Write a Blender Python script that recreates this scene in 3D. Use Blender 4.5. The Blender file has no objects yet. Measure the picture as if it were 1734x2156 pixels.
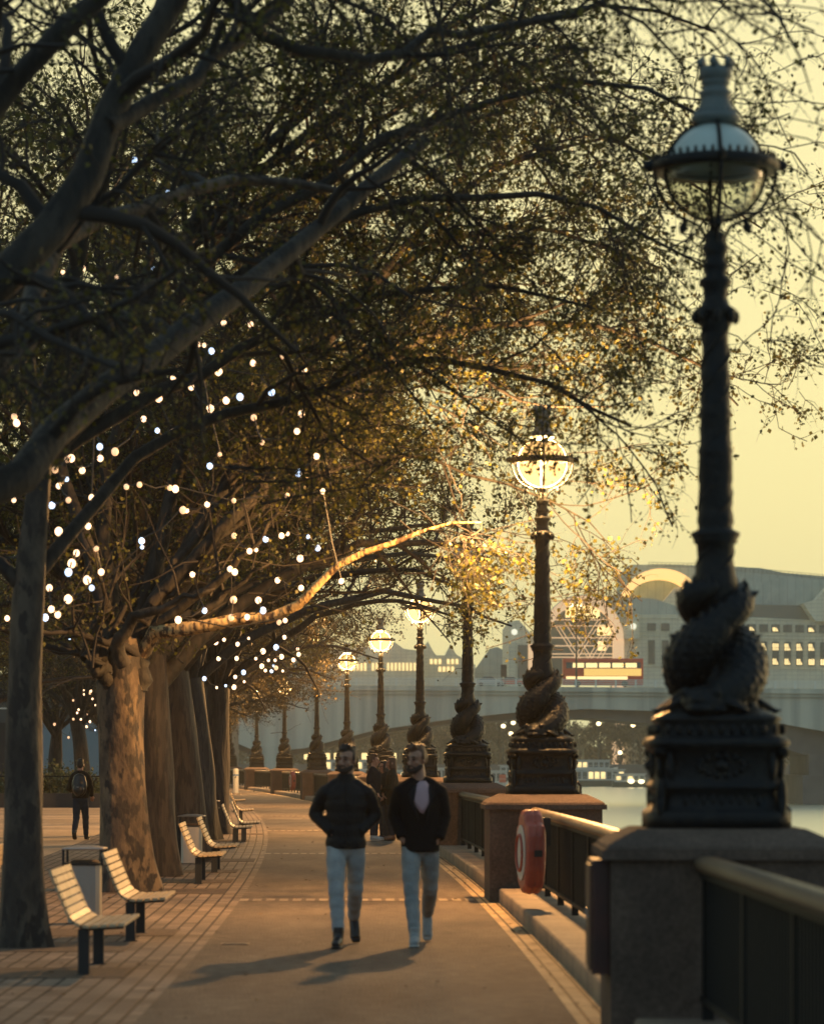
import bpy, math, random
import numpy as np
from mathutils import Vector, Matrix, Euler
sc = bpy.context.scene
COL = sc.collection
PI = math.pi
R = math.radians
rnd = random.Random(7)
# ------------------------------------------------------------------ camera, world, light, exposure
EYE = 1.69; F = 6500.0; CX = 867.0; HY = 1600.6      # all measures taken on a 1734 px wide view of the photograph
cd = bpy.data.cameras.new('camera'); cam = bpy.data.objects.new('camera', cd); COL.objects.link(cam)
sc.camera = cam
cam.location = (0, 0, EYE); cam.rotation_euler = (PI/2, 0, 0)
cd.sensor_fit = 'HORIZONTAL'; cd.sensor_width = 36; cd.lens = F/1734*36
cd.shift_y = (HY-1078)/1734
cd.clip_start = .1; cd.clip_end = 6000
cd.dof.use_dof = True; cd.dof.focus_distance = 65; cd.dof.aperture_fstop = 3.6
sc.view_settings.view_transform = 'Standard'; sc.view_settings.look = 'None'
sc.view_settings.gamma = 1; sc.view_settings.exposure = 0
sc.render.engine = 'CYCLES'
try:
    sc.cycles.max_bounces = 6; sc.cycles.transparent_max_bounces = 12; sc.cycles.volume_bounces = 0
    sc.cycles.sample_clamp_indirect = 3; sc.cycles.caustics_reflective = False; sc.cycles.caustics_refractive = False
except Exception: pass
SUN_EL, SUN_AZ = R(7), R(52)      # low sun, ahead and to the right, veiled
w = bpy.data.worlds.new('World'); sc.world = w; w.use_nodes = True
nt = w.node_tree; nt.nodes.clear()
out = nt.nodes.new('ShaderNodeOutputWorld')
sky = nt.nodes.new('ShaderNodeTexSky'); sky.sky_type = 'NISHITA'; sky.sun_disc = False
sky.sun_elevation = SUN_EL; sky.sun_rotation = SUN_AZ; sky.dust_density = 4; sky.air_density = 1.5
b1 = nt.nodes.new('ShaderNodeBackground'); b1.inputs[1].default_value = .05
b2 = nt.nodes.new('ShaderNodeBackground'); b2.inputs[1].default_value = 1
tc = nt.nodes.new('ShaderNodeTexCoord'); sx = nt.nodes.new('ShaderNodeSeparateXYZ')
cr = nt.nodes.new('ShaderNodeValToRGB')
nz = nt.nodes.new('ShaderNodeTexNoise'); nz.inputs['Scale'].default_value = 3; nz.inputs['Detail'].default_value = 5
mp = nt.nodes.new('ShaderNodeMapping'); mp.inputs['Scale'].default_value = (1, 1, 5)
ad = nt.nodes.new('ShaderNodeMath'); ad.operation = 'MULTIPLY_ADD'; ad.inputs[1].default_value = .07; 
nt.links.new(tc.outputs['Generated'], mp.inputs[0]); nt.links.new(mp.outputs[0], nz.inputs['Vector'])
nt.links.new(tc.outputs['Generated'], sx.inputs[0])
nt.links.new(nz.outputs['Fac'], ad.inputs[0]); nt.links.new(sx.outputs['Z'], ad.inputs[2])
nt.links.new(ad.outputs[0], cr.inputs[0])
ew = nt.nodes.new('ShaderNodeMapRange'); ew.inputs[1].default_value = -.25; ew.inputs[2].default_value = .9; ew.inputs[3].default_value = 0; ew.inputs[4].default_value = 1   # the eastern sky is already dark
sm = nt.nodes.new('ShaderNodeMixRGB'); sm.inputs[1].default_value = (.22, .345, .43, 1)
nt.links.new(sx.outputs['Y'], ew.inputs[0]); nt.links.new(cr.outputs[0], sm.inputs[2]); nt.links.new(ew.outputs[0], sm.inputs[0]); nt.links.new(sm.outputs[0], b2.inputs[0])
SKY = [(0, (.72, .71, .41)), (.06, (.82, .765, .39)), (.14, (.86, .78, .38)), (.36, (.86, .77, .39)), (.48, (.36, .46, .46)), (1, (.10, .19, .27))]
el = cr.color_ramp.elements
while len(el) < len(SKY): el.new(.5)
for e, (p, c) in zip(el, SKY): e.position = p; e.color = (*c, 1)
addn = nt.nodes.new('ShaderNodeAddShader')
nt.links.new(sky.outputs[0], b1.inputs[0])
nt.links.new(b1.outputs[0], addn.inputs[0]); nt.links.new(b2.outputs[0], addn.inputs[1]); nt.links.new(addn.outputs[0], out.inputs[0])
sd = bpy.data.lights.new('sun', 'SUN'); so = bpy.data.objects.new('sun', sd); COL.objects.link(so)
sd.energy = .3; sd.angle = R(12); sd.color = (1, .78, .45)
d = Vector((math.sin(SUN_AZ)*math.cos(SUN_EL), math.cos(SUN_AZ)*math.cos(SUN_EL), math.sin(SUN_EL)))
so.rotation_euler = d.to_track_quat('Z', 'Y').to_euler(); so.location = (0, 0, 60)
LAMP_W = 14500

# ------------------------------------------------------------------ helpers
def W(x, y, D): return Vector(((x-CX)/F*D, D, EYE+(HY-y)/F*D))
def tag(o, label=None, cat=None, group=None, kind=None):
    if label: o['label'] = label
    if cat: o['category'] = cat
    if group: o['group'] = group
    if kind: o['kind'] = kind
    return o
def empty(name, loc=(0, 0, 0), rz=0):
    o = bpy.data.objects.new(name, None); COL.objects.link(o); o.location = loc; o.rotation_euler = (0, 0, rz)
    o.empty_display_size = .2; return o
def copy_tree(o, parent=None):
    c = o.copy(); COL.objects.link(c)
    for k in ('label',):
        pass
    if parent is not None: c.parent = parent
    for ch in list(o.children): copy_tree(ch, c)
    return c
def link(name, me, m, parent=None, smooth=True):
    o = bpy.data.objects.new(name, me); COL.objects.link(o)
    if m is not None:
        me.materials.clear(); me.materials.append(m)
    if smooth and len(me.polygons): me.polygons.foreach_set('use_smooth', [True]*len(me.polygons))
    if parent is not None: o.parent = parent
    return o
class MB:
    def __init__(s): s.v = []; s.f = []
    def add(s, vs, fs):
        n = len(s.v); s.v += [tuple(v) for v in vs]; s.f += [tuple(i+n for i in f) for f in fs]; return s
    def bx(s, x0, x1, y0, y1, z0, z1):
        return s.add([(x0,y0,z0),(x1,y0,z0),(x1,y1,z0),(x0,y1,z0),(x0,y0,z1),(x1,y0,z1),(x1,y1,z1),(x0,y1,z1)],
            [(0,3,2,1),(4,5,6,7),(0,1,5,4),(1,2,6,5),(2,3,7,6),(3,0,4,7)])
    def box(s, c, sz, rot=(0,0,0)):
        M = Euler(rot).to_matrix(); vs = []
        for z in (-.5,.5):
            for x, y in ((-.5,-.5),(.5,-.5),(.5,.5),(-.5,.5)):
                vs.append(M @ Vector((x*sz[0], y*sz[1], z*sz[2])) + Vector(c))
        return s.add(vs, [(0,3,2,1),(4,5,6,7),(0,1,5,4),(1,2,6,5),(2,3,7,6),(3,0,4,7)])
    def cbox(s, x0, x1, y0, y1, z0, z1, b):     # box with bevelled vertical and top edges
        def ring(i, z): return [(x0+i+b,y0+i,z),(x1-i-b,y0+i,z),(x1-i,y0+i+b,z),(x1-i,y1-i-b,z),(x1-i-b,y1-i,z),(x0+i+b,y1-i,z),(x0+i,y1-i-b,z),(x0+i,y0+i+b,z)]
        return s.loft([ring(0,z0), ring(0,z1-b), ring(b*.3,z1-b*.3), ring(b,z1)])
    def loft(s, rings, cap=True):
        n = len(rings[0]); vs = [p for r_ in rings for p in r_]; fs = []
        for i in range(len(rings)-1):
            for j in range(n):
                k = (j+1) % n; fs.append((i*n+j, i*n+k, (i+1)*n+k, (i+1)*n+j))
        if cap: fs += [tuple(range(n-1,-1,-1)), tuple((len(rings)-1)*n+j for j in range(n))]
        return s.add(vs, fs)
    def lathe(s, prof, n=24, c=(0,0,0), sq=None, a0=0, cap=True):
        rings = []
        for r_, z in prof:
            ring = []
            for j in range(n):
                a = a0+2*PI*j/n; q = 1
                if sq: q = 1/(abs(math.cos(a))**sq+abs(math.sin(a))**sq)**(1/sq)
                ring.append((c[0]+r_*q*math.cos(a), c[1]+r_*q*math.sin(a), c[2]+z))
            rings.append(ring)
        return s.loft(rings, cap)
    def tube(s, pts, rad, n=10, flat=1.0, up=(0,0,1), cap=True):
        pts = [Vector(p) for p in pts]; K = len(pts)
        if not hasattr(rad, '__len__'): rad = [rad]*K
        rings = []; u = None
        for i, p in enumerate(pts):
            t = (pts[min(i+1,K-1)]-pts[max(i-1,0)]).normalized()
            if u is None:
                u = Vector(up).cross(t)
                if u.length < .05: u = Vector((1,0,0)).cross(t)
            u = (u - t*u.dot(t)).normalized(); v = t.cross(u)
            r_ = rad[i]
            rings.append([p + (u*math.cos(2*PI*j/n)*r_ + v*math.sin(2*PI*j/n)*r_*flat) for j in range(n)])
        return s.loft(rings, cap)
    def ell(s, c, r_, rot=(0,0,0), nu=14, nv=8):
        M = Euler(rot).to_matrix(); c = Vector(c); rings = []
        for i in range(nv+1):
            th = PI*(.02+.96*i/nv)
            rings.append([c + M @ Vector((r_[0]*math.sin(th)*math.cos(2*PI*j/nu), r_[1]*math.sin(th)*math.sin(2*PI*j/nu), -r_[2]*math.cos(th))) for j in range(nu)])
        return s.loft(rings)
    def prism(s, poly, vec):                    # polygon of 3D points swept along vec
        n = len(poly); a = [Vector(p) for p in poly]; b = [p+Vector(vec) for p in a]
        fs = [tuple(range(n)), tuple(range(2*n-1, n-1, -1))]
        for i in range(n):
            j = (i+1) % n; fs.append((j, i, n+i, n+j))
        return s.add(a+b, fs)
    def mesh(s, name='m'):
        me = bpy.data.meshes.new(name); me.from_pydata(s.v, [], s.f); me.validate(); me.update(); return me
    def build(s, name, m, parent=None, smooth=False): return link(name, s.mesh(name), m, parent, smooth)
    def fuse(s, name, m, parent=None, voxel=.012, sm=4, bm=None):
        me = s.mesh(name); o = bpy.data.objects.new(name, me); COL.objects.link(o)
        q = o.modifiers.new('r', 'REMESH'); q.mode = 'VOXEL'; q.voxel_size = voxel
        if sm: q = o.modifiers.new('s', 'SMOOTH'); q.iterations = sm; q.factor = .5
        dg = bpy.context.evaluated_depsgraph_get(); dg.update()
        nm = bpy.data.meshes.new_from_object(o.evaluated_get(dg)); bpy.data.objects.remove(o); bpy.data.meshes.remove(me)
        nm.name = name; return link(name, nm, m, parent, True)
def npmesh(name, V, Q, m, parent=None, smooth=False, UV=None):
    me = bpy.data.meshes.new(name); V = np.asarray(V, np.float32); Q = np.asarray(Q, np.int32)
    n, k = Q.shape
    me.vertices.add(len(V)); me.vertices.foreach_set('co', V.ravel())
    me.loops.add(n*k); me.loops.foreach_set('vertex_index', Q.ravel())
    me.polygons.add(n); me.polygons.foreach_set('loop_start', np.arange(0, n*k, k, dtype=np.int32))
    if UV is not None:
        uv = me.uv_layers.new(name='UVMap'); uv.data.foreach_set('uv', np.asarray(UV, np.float32)[Q.ravel()].ravel())
    me.update(calc_edges=True); me.validate()
    return link(name, me, m, parent, smooth)

# ------------------------------------------------------------------ materials
def mat(name, col, rough=.6, metal=0, col2=None, scale=5, mixlo=.4, mixhi=.6, bump=0, bscale=30, emit=None, estr=1, coat=0, trans=0, stretch=(1,1,1), spec=.5, coords='Object', grain=0, gscale=20):
    m = bpy.data.materials.new(name); m.use_nodes = True; n = m.node_tree; L = n.links
    p = n.nodes['Principled BSDF']; p.inputs['Base Color'].default_value = (*col, 1)
    p.inputs['Roughness'].default_value = rough; p.inputs['Metallic'].default_value = metal
    p.inputs['Specular IOR Level'].default_value = spec
    if coat: p.inputs['Coat Weight'].default_value = coat
    t = n.nodes.new('ShaderNodeTexCoord'); mpn = n.nodes.new('ShaderNodeMapping'); mpn.inputs['Scale'].default_value = stretch
    L.new(t.outputs[coords], mpn.inputs[0])
    if col2:
        nz = n.nodes.new('ShaderNodeTexNoise'); nz.inputs['Scale'].default_value = scale; nz.inputs['Detail'].default_value = 6
        r_ = n.nodes.new('ShaderNodeMapRange'); r_.inputs[1].default_value = mixlo; r_.inputs[2].default_value = mixhi
        mx = n.nodes.new('ShaderNodeMixRGB'); mx.inputs[1].default_value = (*col, 1); mx.inputs[2].default_value = (*col2, 1)
        L.new(mpn.outputs[0], nz.inputs['Vector']); L.new(nz.outputs['Fac'], r_.inputs[0]); L.new(r_.outputs[0], mx.inputs[0]); L.new(mx.outputs[0], p.inputs['Base Color'])
    if grain and col2:
        g1 = n.nodes.new('ShaderNodeTexNoise'); g1.inputs['Scale'].default_value = gscale; g1.inputs['Detail'].default_value = 9; g1.inputs['Roughness'].default_value = .75
        g2 = n.nodes.new('ShaderNodeMapRange'); g2.inputs[1].default_value = .3; g2.inputs[2].default_value = .7; g2.inputs[3].default_value = 1-grain; g2.inputs[4].default_value = 1+grain
        g3 = n.nodes.new('ShaderNodeMixRGB'); g3.blend_type = 'MULTIPLY'; g3.inputs[0].default_value = 1
        L.new(t.outputs[coords], g1.inputs['Vector']); L.new(g1.outputs['Fac'], g2.inputs[0]); L.new(mx.outputs[0], g3.inputs[1]); L.new(g2.outputs[0], g3.inputs[2]); L.new(g3.outputs[0], p.inputs['Base Color'])
    if bump:
        nb = n.nodes.new('ShaderNodeTexNoise'); nb.inputs['Scale'].default_value = bscale; nb.inputs['Detail'].default_value = 5
        bn = n.nodes.new('ShaderNodeBump'); bn.inputs['Strength'].default_value = min(bump, 1); bn.inputs['Distance'].default_value = .02
        L.new(mpn.outputs[0], nb.inputs['Vector']); L.new(nb.outputs['Fac'], bn.inputs['Height']); L.new(bn.outputs[0], p.inputs['Normal'])
    if emit:
        p.inputs['Emission Color'].default_value = (*emit, 1); p.inputs['Emission Strength'].default_value = estr
        m.cycles.emission_sampling = 'NONE'
    return m
def brickmat(name, c1, c2, mortar, bw, bh, ms=.012, rough=.8, off=.5, coords='UV', bump=.4):
    m = bpy.data.materials.new(name); m.use_nodes = True; n = m.node_tree; L = n.links; p = n.nodes['Principled BSDF']
    t = n.nodes.new('ShaderNodeTexCoord'); b = n.nodes.new('ShaderNodeTexBrick')
    b.inputs['Color1'].default_value = (*c1,1); b.inputs['Color2'].default_value = (*c2,1); b.inputs['Mortar'].default_value = (*mortar,1)
    b.inputs['Scale'].default_value = 1; b.inputs['Brick Width'].default_value = bw; b.inputs['Row Height'].default_value = bh
    b.inputs['Mortar Size'].default_value = ms; b.inputs['Mortar Smooth'].default_value = .2; b.offset = off; b.inputs['Bias'].default_value = 0
    L.new(t.outputs[coords], b.inputs['Vector'])
    nz = n.nodes.new('ShaderNodeTexNoise'); nz.inputs['Scale'].default_value = 1.3; nz.inputs['Detail'].default_value = 8
    L.new(t.outputs['Object'], nz.inputs['Vector'])
    mx = n.nodes.new('ShaderNodeMixRGB'); mx.blend_type = 'MULTIPLY'; mx.inputs[0].default_value = .8
    rr = n.nodes.new('ShaderNodeMapRange'); rr.inputs[1].default_value = .3; rr.inputs[2].default_value = .7; rr.inputs[3].default_value = .55; rr.inputs[4].default_value = 1.15
    L.new(nz.outputs['Fac'], rr.inputs[0]); L.new(b.outputs['Color'], mx.inputs[1]); L.new(rr.outputs[0], mx.inputs[2]); L.new(mx.outputs[0], p.inputs['Base Color'])
    p.inputs['Roughness'].default_value = rough; p.inputs['Specular IOR Level'].default_value = .15
    bn = n.nodes.new('ShaderNodeBump'); bn.inputs['Strength'].default_value = bump; bn.inputs['Distance'].default_value = .01; bn.invert = True
    L.new(b.outputs['Fac'], bn.inputs['Height']); L.new(bn.outputs[0], p.inputs['Normal'])
    return m
M = {}
M['asphalt'] = mat('asphalt', (.085,.069,.057), .85, spec=.12, col2=(.165,.128,.095), scale=1.1, mixlo=.3, mixhi=.7, bump=1, bscale=45, stretch=(1,.35,1), grain=.45, gscale=7)
M['plaza'] = mat('plaza_concrete', (.20,.165,.13), .85, spec=.15, col2=(.30,.24,.18), scale=.4, bump=.3, bscale=20, stretch=(.3,1,1), grain=.3, gscale=4)
M['edging'] = brickmat('edging_stone', (.50,.35,.19), (.40,.28,.16), (.08,.055,.04), .9, .12, .014, off=.3)
M['paver'] = brickmat('paver', (.26,.195,.145), (.15,.115,.09), (.04,.03,.026), .30, .15, .014)
M['sett'] = brickmat('sett', (.42,.33,.23), (.26,.20,.15), (.12,.09,.07), .16, .30, .03, off=.0)
M['granite'] = mat('granite', (.115,.082,.064), .85, spec=.2, col2=(.085,.062,.050), scale=3, bump=.5, bscale=90, grain=.5, gscale=38)
M['ledge'] = mat('ledge_stone', (.25,.185,.12), .75, col2=(.17,.125,.09), scale=1.5, bump=.5, bscale=50, grain=.4, gscale=16)
M['iron'] = mat('black_iron', (.006,.009,.012), .42, col2=(.010,.012,.013), scale=10, bump=.6, bscale=22, spec=.16)
M['ironpanel'] = mat('dark_railing_iron', (.005,.008,.009), .6, spec=.2)
M['handrail'] = mat('handrail_timber', (.17,.115,.065), .45, col2=(.10,.07,.045), scale=3, stretch=(1,.2,1), bump=.3, bscale=30)
M['vent'] = mat('painted_vent', (.09,.115,.115), .5, bump=.3)
M['opal'] = mat('opal_glass', (.42,.50,.47), .25)
M['timber'] = mat('bench_timber', (.52,.40,.25), .55, col2=(.42,.32,.19), scale=6, bump=.2, bscale=20)
M['blackmetal'] = mat('black_metal', (.012,.014,.016), .45)
M['steel'] = mat('brushed_steel', (.42,.40,.37), .38, metal=.85, bump=.2, bscale=12, stretch=(20,20,.3))
M['buoy'] = mat('red_plastic', (.42,.085,.05), .42, col2=(.33,.06,.04), scale=5)
M['buoywhite'] = mat('white_panel', (.55,.50,.42), .5)
M['redbox'] = mat('dark_red_paint', (.05,.012,.009), .55, col2=(.03,.009,.008), scale=6)
M['soil'] = mat('tree_pit_soil', (.07,.045,.03), .95, col2=(.11,.07,.045), scale=12, bump=.8, bscale=40)
M['leaf'] = None
def leafmat(name, c1, c2, tr=.35):
    m = bpy.data.materials.new(name); m.use_nodes = True; n = m.node_tree; L = n.links; n.nodes.clear()
    o = n.nodes.new('ShaderNodeOutputMaterial'); df = n.nodes.new('ShaderNodeBsdfPrincipled'); tr_ = n.nodes.new('ShaderNodeBsdfTranslucent')
    df.inputs['Roughness'].default_value = .55
    oi = n.nodes.new('ShaderNodeNewGeometry'); mx = n.nodes.new('ShaderNodeMixRGB'); mx.inputs[1].default_value = (*c1,1); mx.inputs[2].default_value = (*c2,1)
    L.new(oi.outputs['Random Per Island'], mx.inputs[0]); L.new(mx.outputs[0], df.inputs['Base Color']); L.new(mx.outputs[0], tr_.inputs['Color'])
    ms = n.nodes.new('ShaderNodeMixShader'); ms.inputs[0].default_value = tr
    L.new(df.outputs[0], ms.inputs[1]); L.new(tr_.outputs[0], ms.inputs[2]); L.new(ms.outputs[0], o.inputs[0]); return m
M['leaf'] = leafmat('plane_leaf', (.022,.029,.009), (.13,.125,.018), .45)
M['leaf2'] = leafmat('far_leaf', (.035,.03,.012), (.075,.055,.018), .2)
M['hedge'] = leafmat('hedge_leaf', (.03,.045,.015), (.06,.07,.02), .2)
def barkmat(name, pale, mid, dark, sc_=3.2, lo=.46, hi=.56, stretch=(1,1,.45)):
    m = bpy.data.materials.new(name); m.use_nodes = True; n = m.node_tree; L = n.links; p = n.nodes['Principled BSDF']; p.inputs['Roughness'].default_value = .8
    t = n.nodes.new('ShaderNodeTexCoord'); mpn = n.nodes.new('ShaderNodeMapping'); mpn.inputs['Scale'].default_value = stretch; L.new(t.outputs['Object'], mpn.inputs[0])
    n1 = n.nodes.new('ShaderNodeTexNoise'); n1.inputs['Scale'].default_value = sc_; n1.inputs['Detail'].default_value = 5; n1.inputs['Roughness'].default_value = .62
    n2 = n.nodes.new('ShaderNodeTexNoise'); n2.inputs['Scale'].default_value = sc_*2.7; n2.inputs['Detail'].default_value = 6
    for q in (n1, n2): L.new(mpn.outputs[0], q.inputs['Vector'])
    r1 = n.nodes.new('ShaderNodeMapRange'); r1.inputs[1].default_value = lo; r1.inputs[2].default_value = hi
    r2 = n.nodes.new('ShaderNodeMapRange'); r2.inputs[1].default_value = .5; r2.inputs[2].default_value = .56
    m1 = n.nodes.new('ShaderNodeMixRGB'); m1.inputs[1].default_value = (*mid,1); m1.inputs[2].default_value = (*pale,1)
    m2 = n.nodes.new('ShaderNodeMixRGB'); m2.inputs[2].default_value = (*dark,1)
    L.new(n1.outputs['Fac'], r1.inputs[0]); L.new(r1.outputs[0], m1.inputs[0]); L.new(n2.outputs['Fac'], r2.inputs[0]); L.new(r2.outputs[0], m2.inputs[0])
    L.new(m1.outputs[0], m2.inputs[1]); L.new(m2.outputs[0], p.inputs['Base Color'])
    bn = n.nodes.new('ShaderNodeBump'); bn.inputs['Strength'].default_value = .8; bn.inputs['Distance'].default_value = .03
    n3 = n.nodes.new('ShaderNodeTexNoise'); n3.inputs['Scale'].default_value = 14; n3.inputs['Detail'].default_value = 7; L.new(mpn.outputs[0], n3.inputs['Vector'])
    L.new(n3.outputs['Fac'], bn.inputs['Height']); L.new(bn.outputs[0], p.inputs['Normal']); return m
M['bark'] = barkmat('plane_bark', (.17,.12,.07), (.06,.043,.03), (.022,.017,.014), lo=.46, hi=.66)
M['bark_lamplit'] = barkmat('lamplit_cream_bark', (.60,.43,.20), (.42,.29,.13), (.08,.05,.03), 5)  # plane limb's cream bark, brightened to put lamplight into its colour
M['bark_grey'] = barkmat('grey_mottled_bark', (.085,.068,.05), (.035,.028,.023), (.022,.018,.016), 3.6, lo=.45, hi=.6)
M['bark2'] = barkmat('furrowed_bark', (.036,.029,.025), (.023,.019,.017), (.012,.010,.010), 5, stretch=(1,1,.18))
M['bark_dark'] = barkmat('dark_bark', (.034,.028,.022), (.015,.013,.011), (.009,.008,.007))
M['twig'] = mat('twig_bark', (.017,.014,.013), .85)
# ------------------------------------------------------------------ the curve of the river wall (lamp line)
LZ = [18.84*k for k in (1, 1.98, 2.96, 3.92, 4.94, 5.97, 7, 8.2, 9.3, 10.4)]
LXv = [1505, 1145, 988, 884, 801, 729, 664, 600, 543, 483]
LX = [(x-CX)/F*z for x, z in zip(LXv, LZ)]
_pf = np.polyfit(LZ, LX, 3)
_s200 = float(np.polyval(np.polyder(_pf), 190))
def lamp_x(z):
    if z < 19: return LX[0] + (19-z)*.008
    if z <= 190: return float(np.polyval(_pf, z))
    return float(np.polyval(_pf, 190)) + _s200*(z-190)
def along(z, off, h=0):
    s = (lamp_x(z+.5)-lamp_x(z-.5)); n = Vector((1, -s)).normalized()
    return Vector((lamp_x(z)+n.x*off, z+n.y*off, h))
def yaw(z): return -math.atan(lamp_x(z+.5)-lamp_x(z-.5))
def strip(name, z0, z1, prof, m, step=1.5, kind='structure', parent=None):
    zs = np.arange(z0, z1+step, step); V = []; Q = []; UV = []; k = len(prof); s = 0; prev = None
    cum = [0]
    for i in range(1, k): cum.append(cum[-1]+math.dist(prof[i], prof[i-1]))
    for i, z in enumerate(zs):
        c = along(z, 0)
        if prev is not None: s += (c-prev).length
        prev = c
        for j, (o, h) in enumerate(prof): V.append(along(z, o, h)); UV.append((s, cum[j]+prof[0][0]))
    for i in range(len(zs)-1):
        for j in range(k-1):
            a = i*k+j; Q.append((a, a+1, a+k+1, a+k) )
    Q = [(q[0], q[3], q[2], q[1])[::-1] for q in Q]
    ob = npmesh(name, V, Q, m, parent, False, UV)
    if kind: ob['kind'] = kind
    return ob
# ground sheet of the whole south bank, then water
gz = np.concatenate([np.arange(-30, 240, 6), np.arange(240, 700, 40)])
V = []; Q = []
for i, z in enumerate(gz):
    V += [(-700, z, -.008), (lamp_x(z)+.75, z, -.008), (lamp_x(z)+.75, z, -7)]
for i in range(len(gz)-1):
    a = i*3; Q += [(a, a+1, a+4, a+3), (a+1, a+2, a+5, a+4)]
g = npmesh('ground', V, Q, M['plaza']); tag(g, kind='structure')
strip('asphalt_path', -2, 230, [(-3.65, 0), (-.8, 0)], M['asphalt'])
strip('paved_path', -2, 230, [(-7.5, .0), (-3.65, .0)], M['paver'])
strip('edging_path', -2, 230, [(-.8, .001), (-.56, .001)], M['edging'])
for i, z in enumerate(LZ[1:8]):       # bands of setts across the path at every lamp
    a = yaw(z); V = []; UV = []
    for s in (-.3, .3):
        for o in (-3.65, -.8):
            p = along(z+s, o, .005); V.append(p); UV.append((o, s+.3))
    b = npmesh('sett_path', V, [(0, 1, 3, 2)], M['sett'], None, False, UV); tag(b, kind='structure')
strip('ledge_kerb', -2, 230, [(-.56, -.01), (-.56, .15), (-.54, .17), (.74, .17), (.74, -6)], M['ledge'])
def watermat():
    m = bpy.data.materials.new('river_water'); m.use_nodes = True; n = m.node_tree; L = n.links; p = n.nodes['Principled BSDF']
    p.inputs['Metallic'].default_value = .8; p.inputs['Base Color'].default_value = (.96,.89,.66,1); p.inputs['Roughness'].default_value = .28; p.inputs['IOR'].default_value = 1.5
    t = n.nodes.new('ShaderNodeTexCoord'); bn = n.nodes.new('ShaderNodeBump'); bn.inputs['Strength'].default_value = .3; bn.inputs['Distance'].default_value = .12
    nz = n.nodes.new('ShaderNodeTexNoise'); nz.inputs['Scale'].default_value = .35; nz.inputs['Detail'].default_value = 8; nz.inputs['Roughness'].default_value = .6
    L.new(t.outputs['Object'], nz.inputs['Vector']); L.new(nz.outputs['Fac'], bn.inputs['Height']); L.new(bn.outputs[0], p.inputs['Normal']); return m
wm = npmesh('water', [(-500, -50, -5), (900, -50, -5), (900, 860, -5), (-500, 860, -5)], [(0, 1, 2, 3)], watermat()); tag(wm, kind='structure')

# ------------------------------------------------------------------ plinths with cast iron lamps
def plinth_mesh():
    b = MB(); h = .67
    b.bx(-h, h, -h, h, -.3, 1.10); b.bx(-h-.05, h+.05, -h-.05, h+.05, 1.102, 1.16)
    def ring(q, z): return [(-q,-q,z),(q,-q,z),(q,q,z),(-q,q,z)]
    b.loft([ring(h+.03, 1.162), ring(h+.02, 1.185), ring(h-.03, 1.215), ring(h-.13, 1.262), ring(h-.17, 1.28)])
    return b.mesh('plinth')
PLM = plinth_mesh()
ordn = ['nearest', 'second nearest', 'third nearest', 'fourth nearest', 'fifth nearest', 'sixth nearest', 'seventh nearest', 'third farthest', 'second farthest', 'farthest']
K = .9077; P0 = 1.28
def fish_paths(): 
    res = []
    for fl in (0, PI):
        keys = [(0,.80,.27,.085,-20),(.08,.87,.27,.12,0),(.2,.98,.22,.16,45),(.34,1.12,.165,.185,90),(.5,1.28,.135,.15,150),(.62,1.38,.12,.115,190),(.76,1.49,.15,.115,250),(.88,1.56,.16,.10,300),(1,1.62,.13,.04,360)]
        pts = []; rad = []
        for i in range(41):
            t = i/40
            for a, b_ in zip(keys, keys[1:]):
                if a[0] <= t <= b_[0]+1e-9:
                    u = (t-a[0])/(b_[0]-a[0]); v = [a[q]*(1-u)+b_[q]*u for q in range(5)]; break
            th = R(v[4])+fl - PI/2
            pts.append(Vector((v[2]*math.cos(th), v[2]*math.sin(th), v[1]))); rad.append(v[3])
        res.append((pts, rad))
    return res
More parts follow.
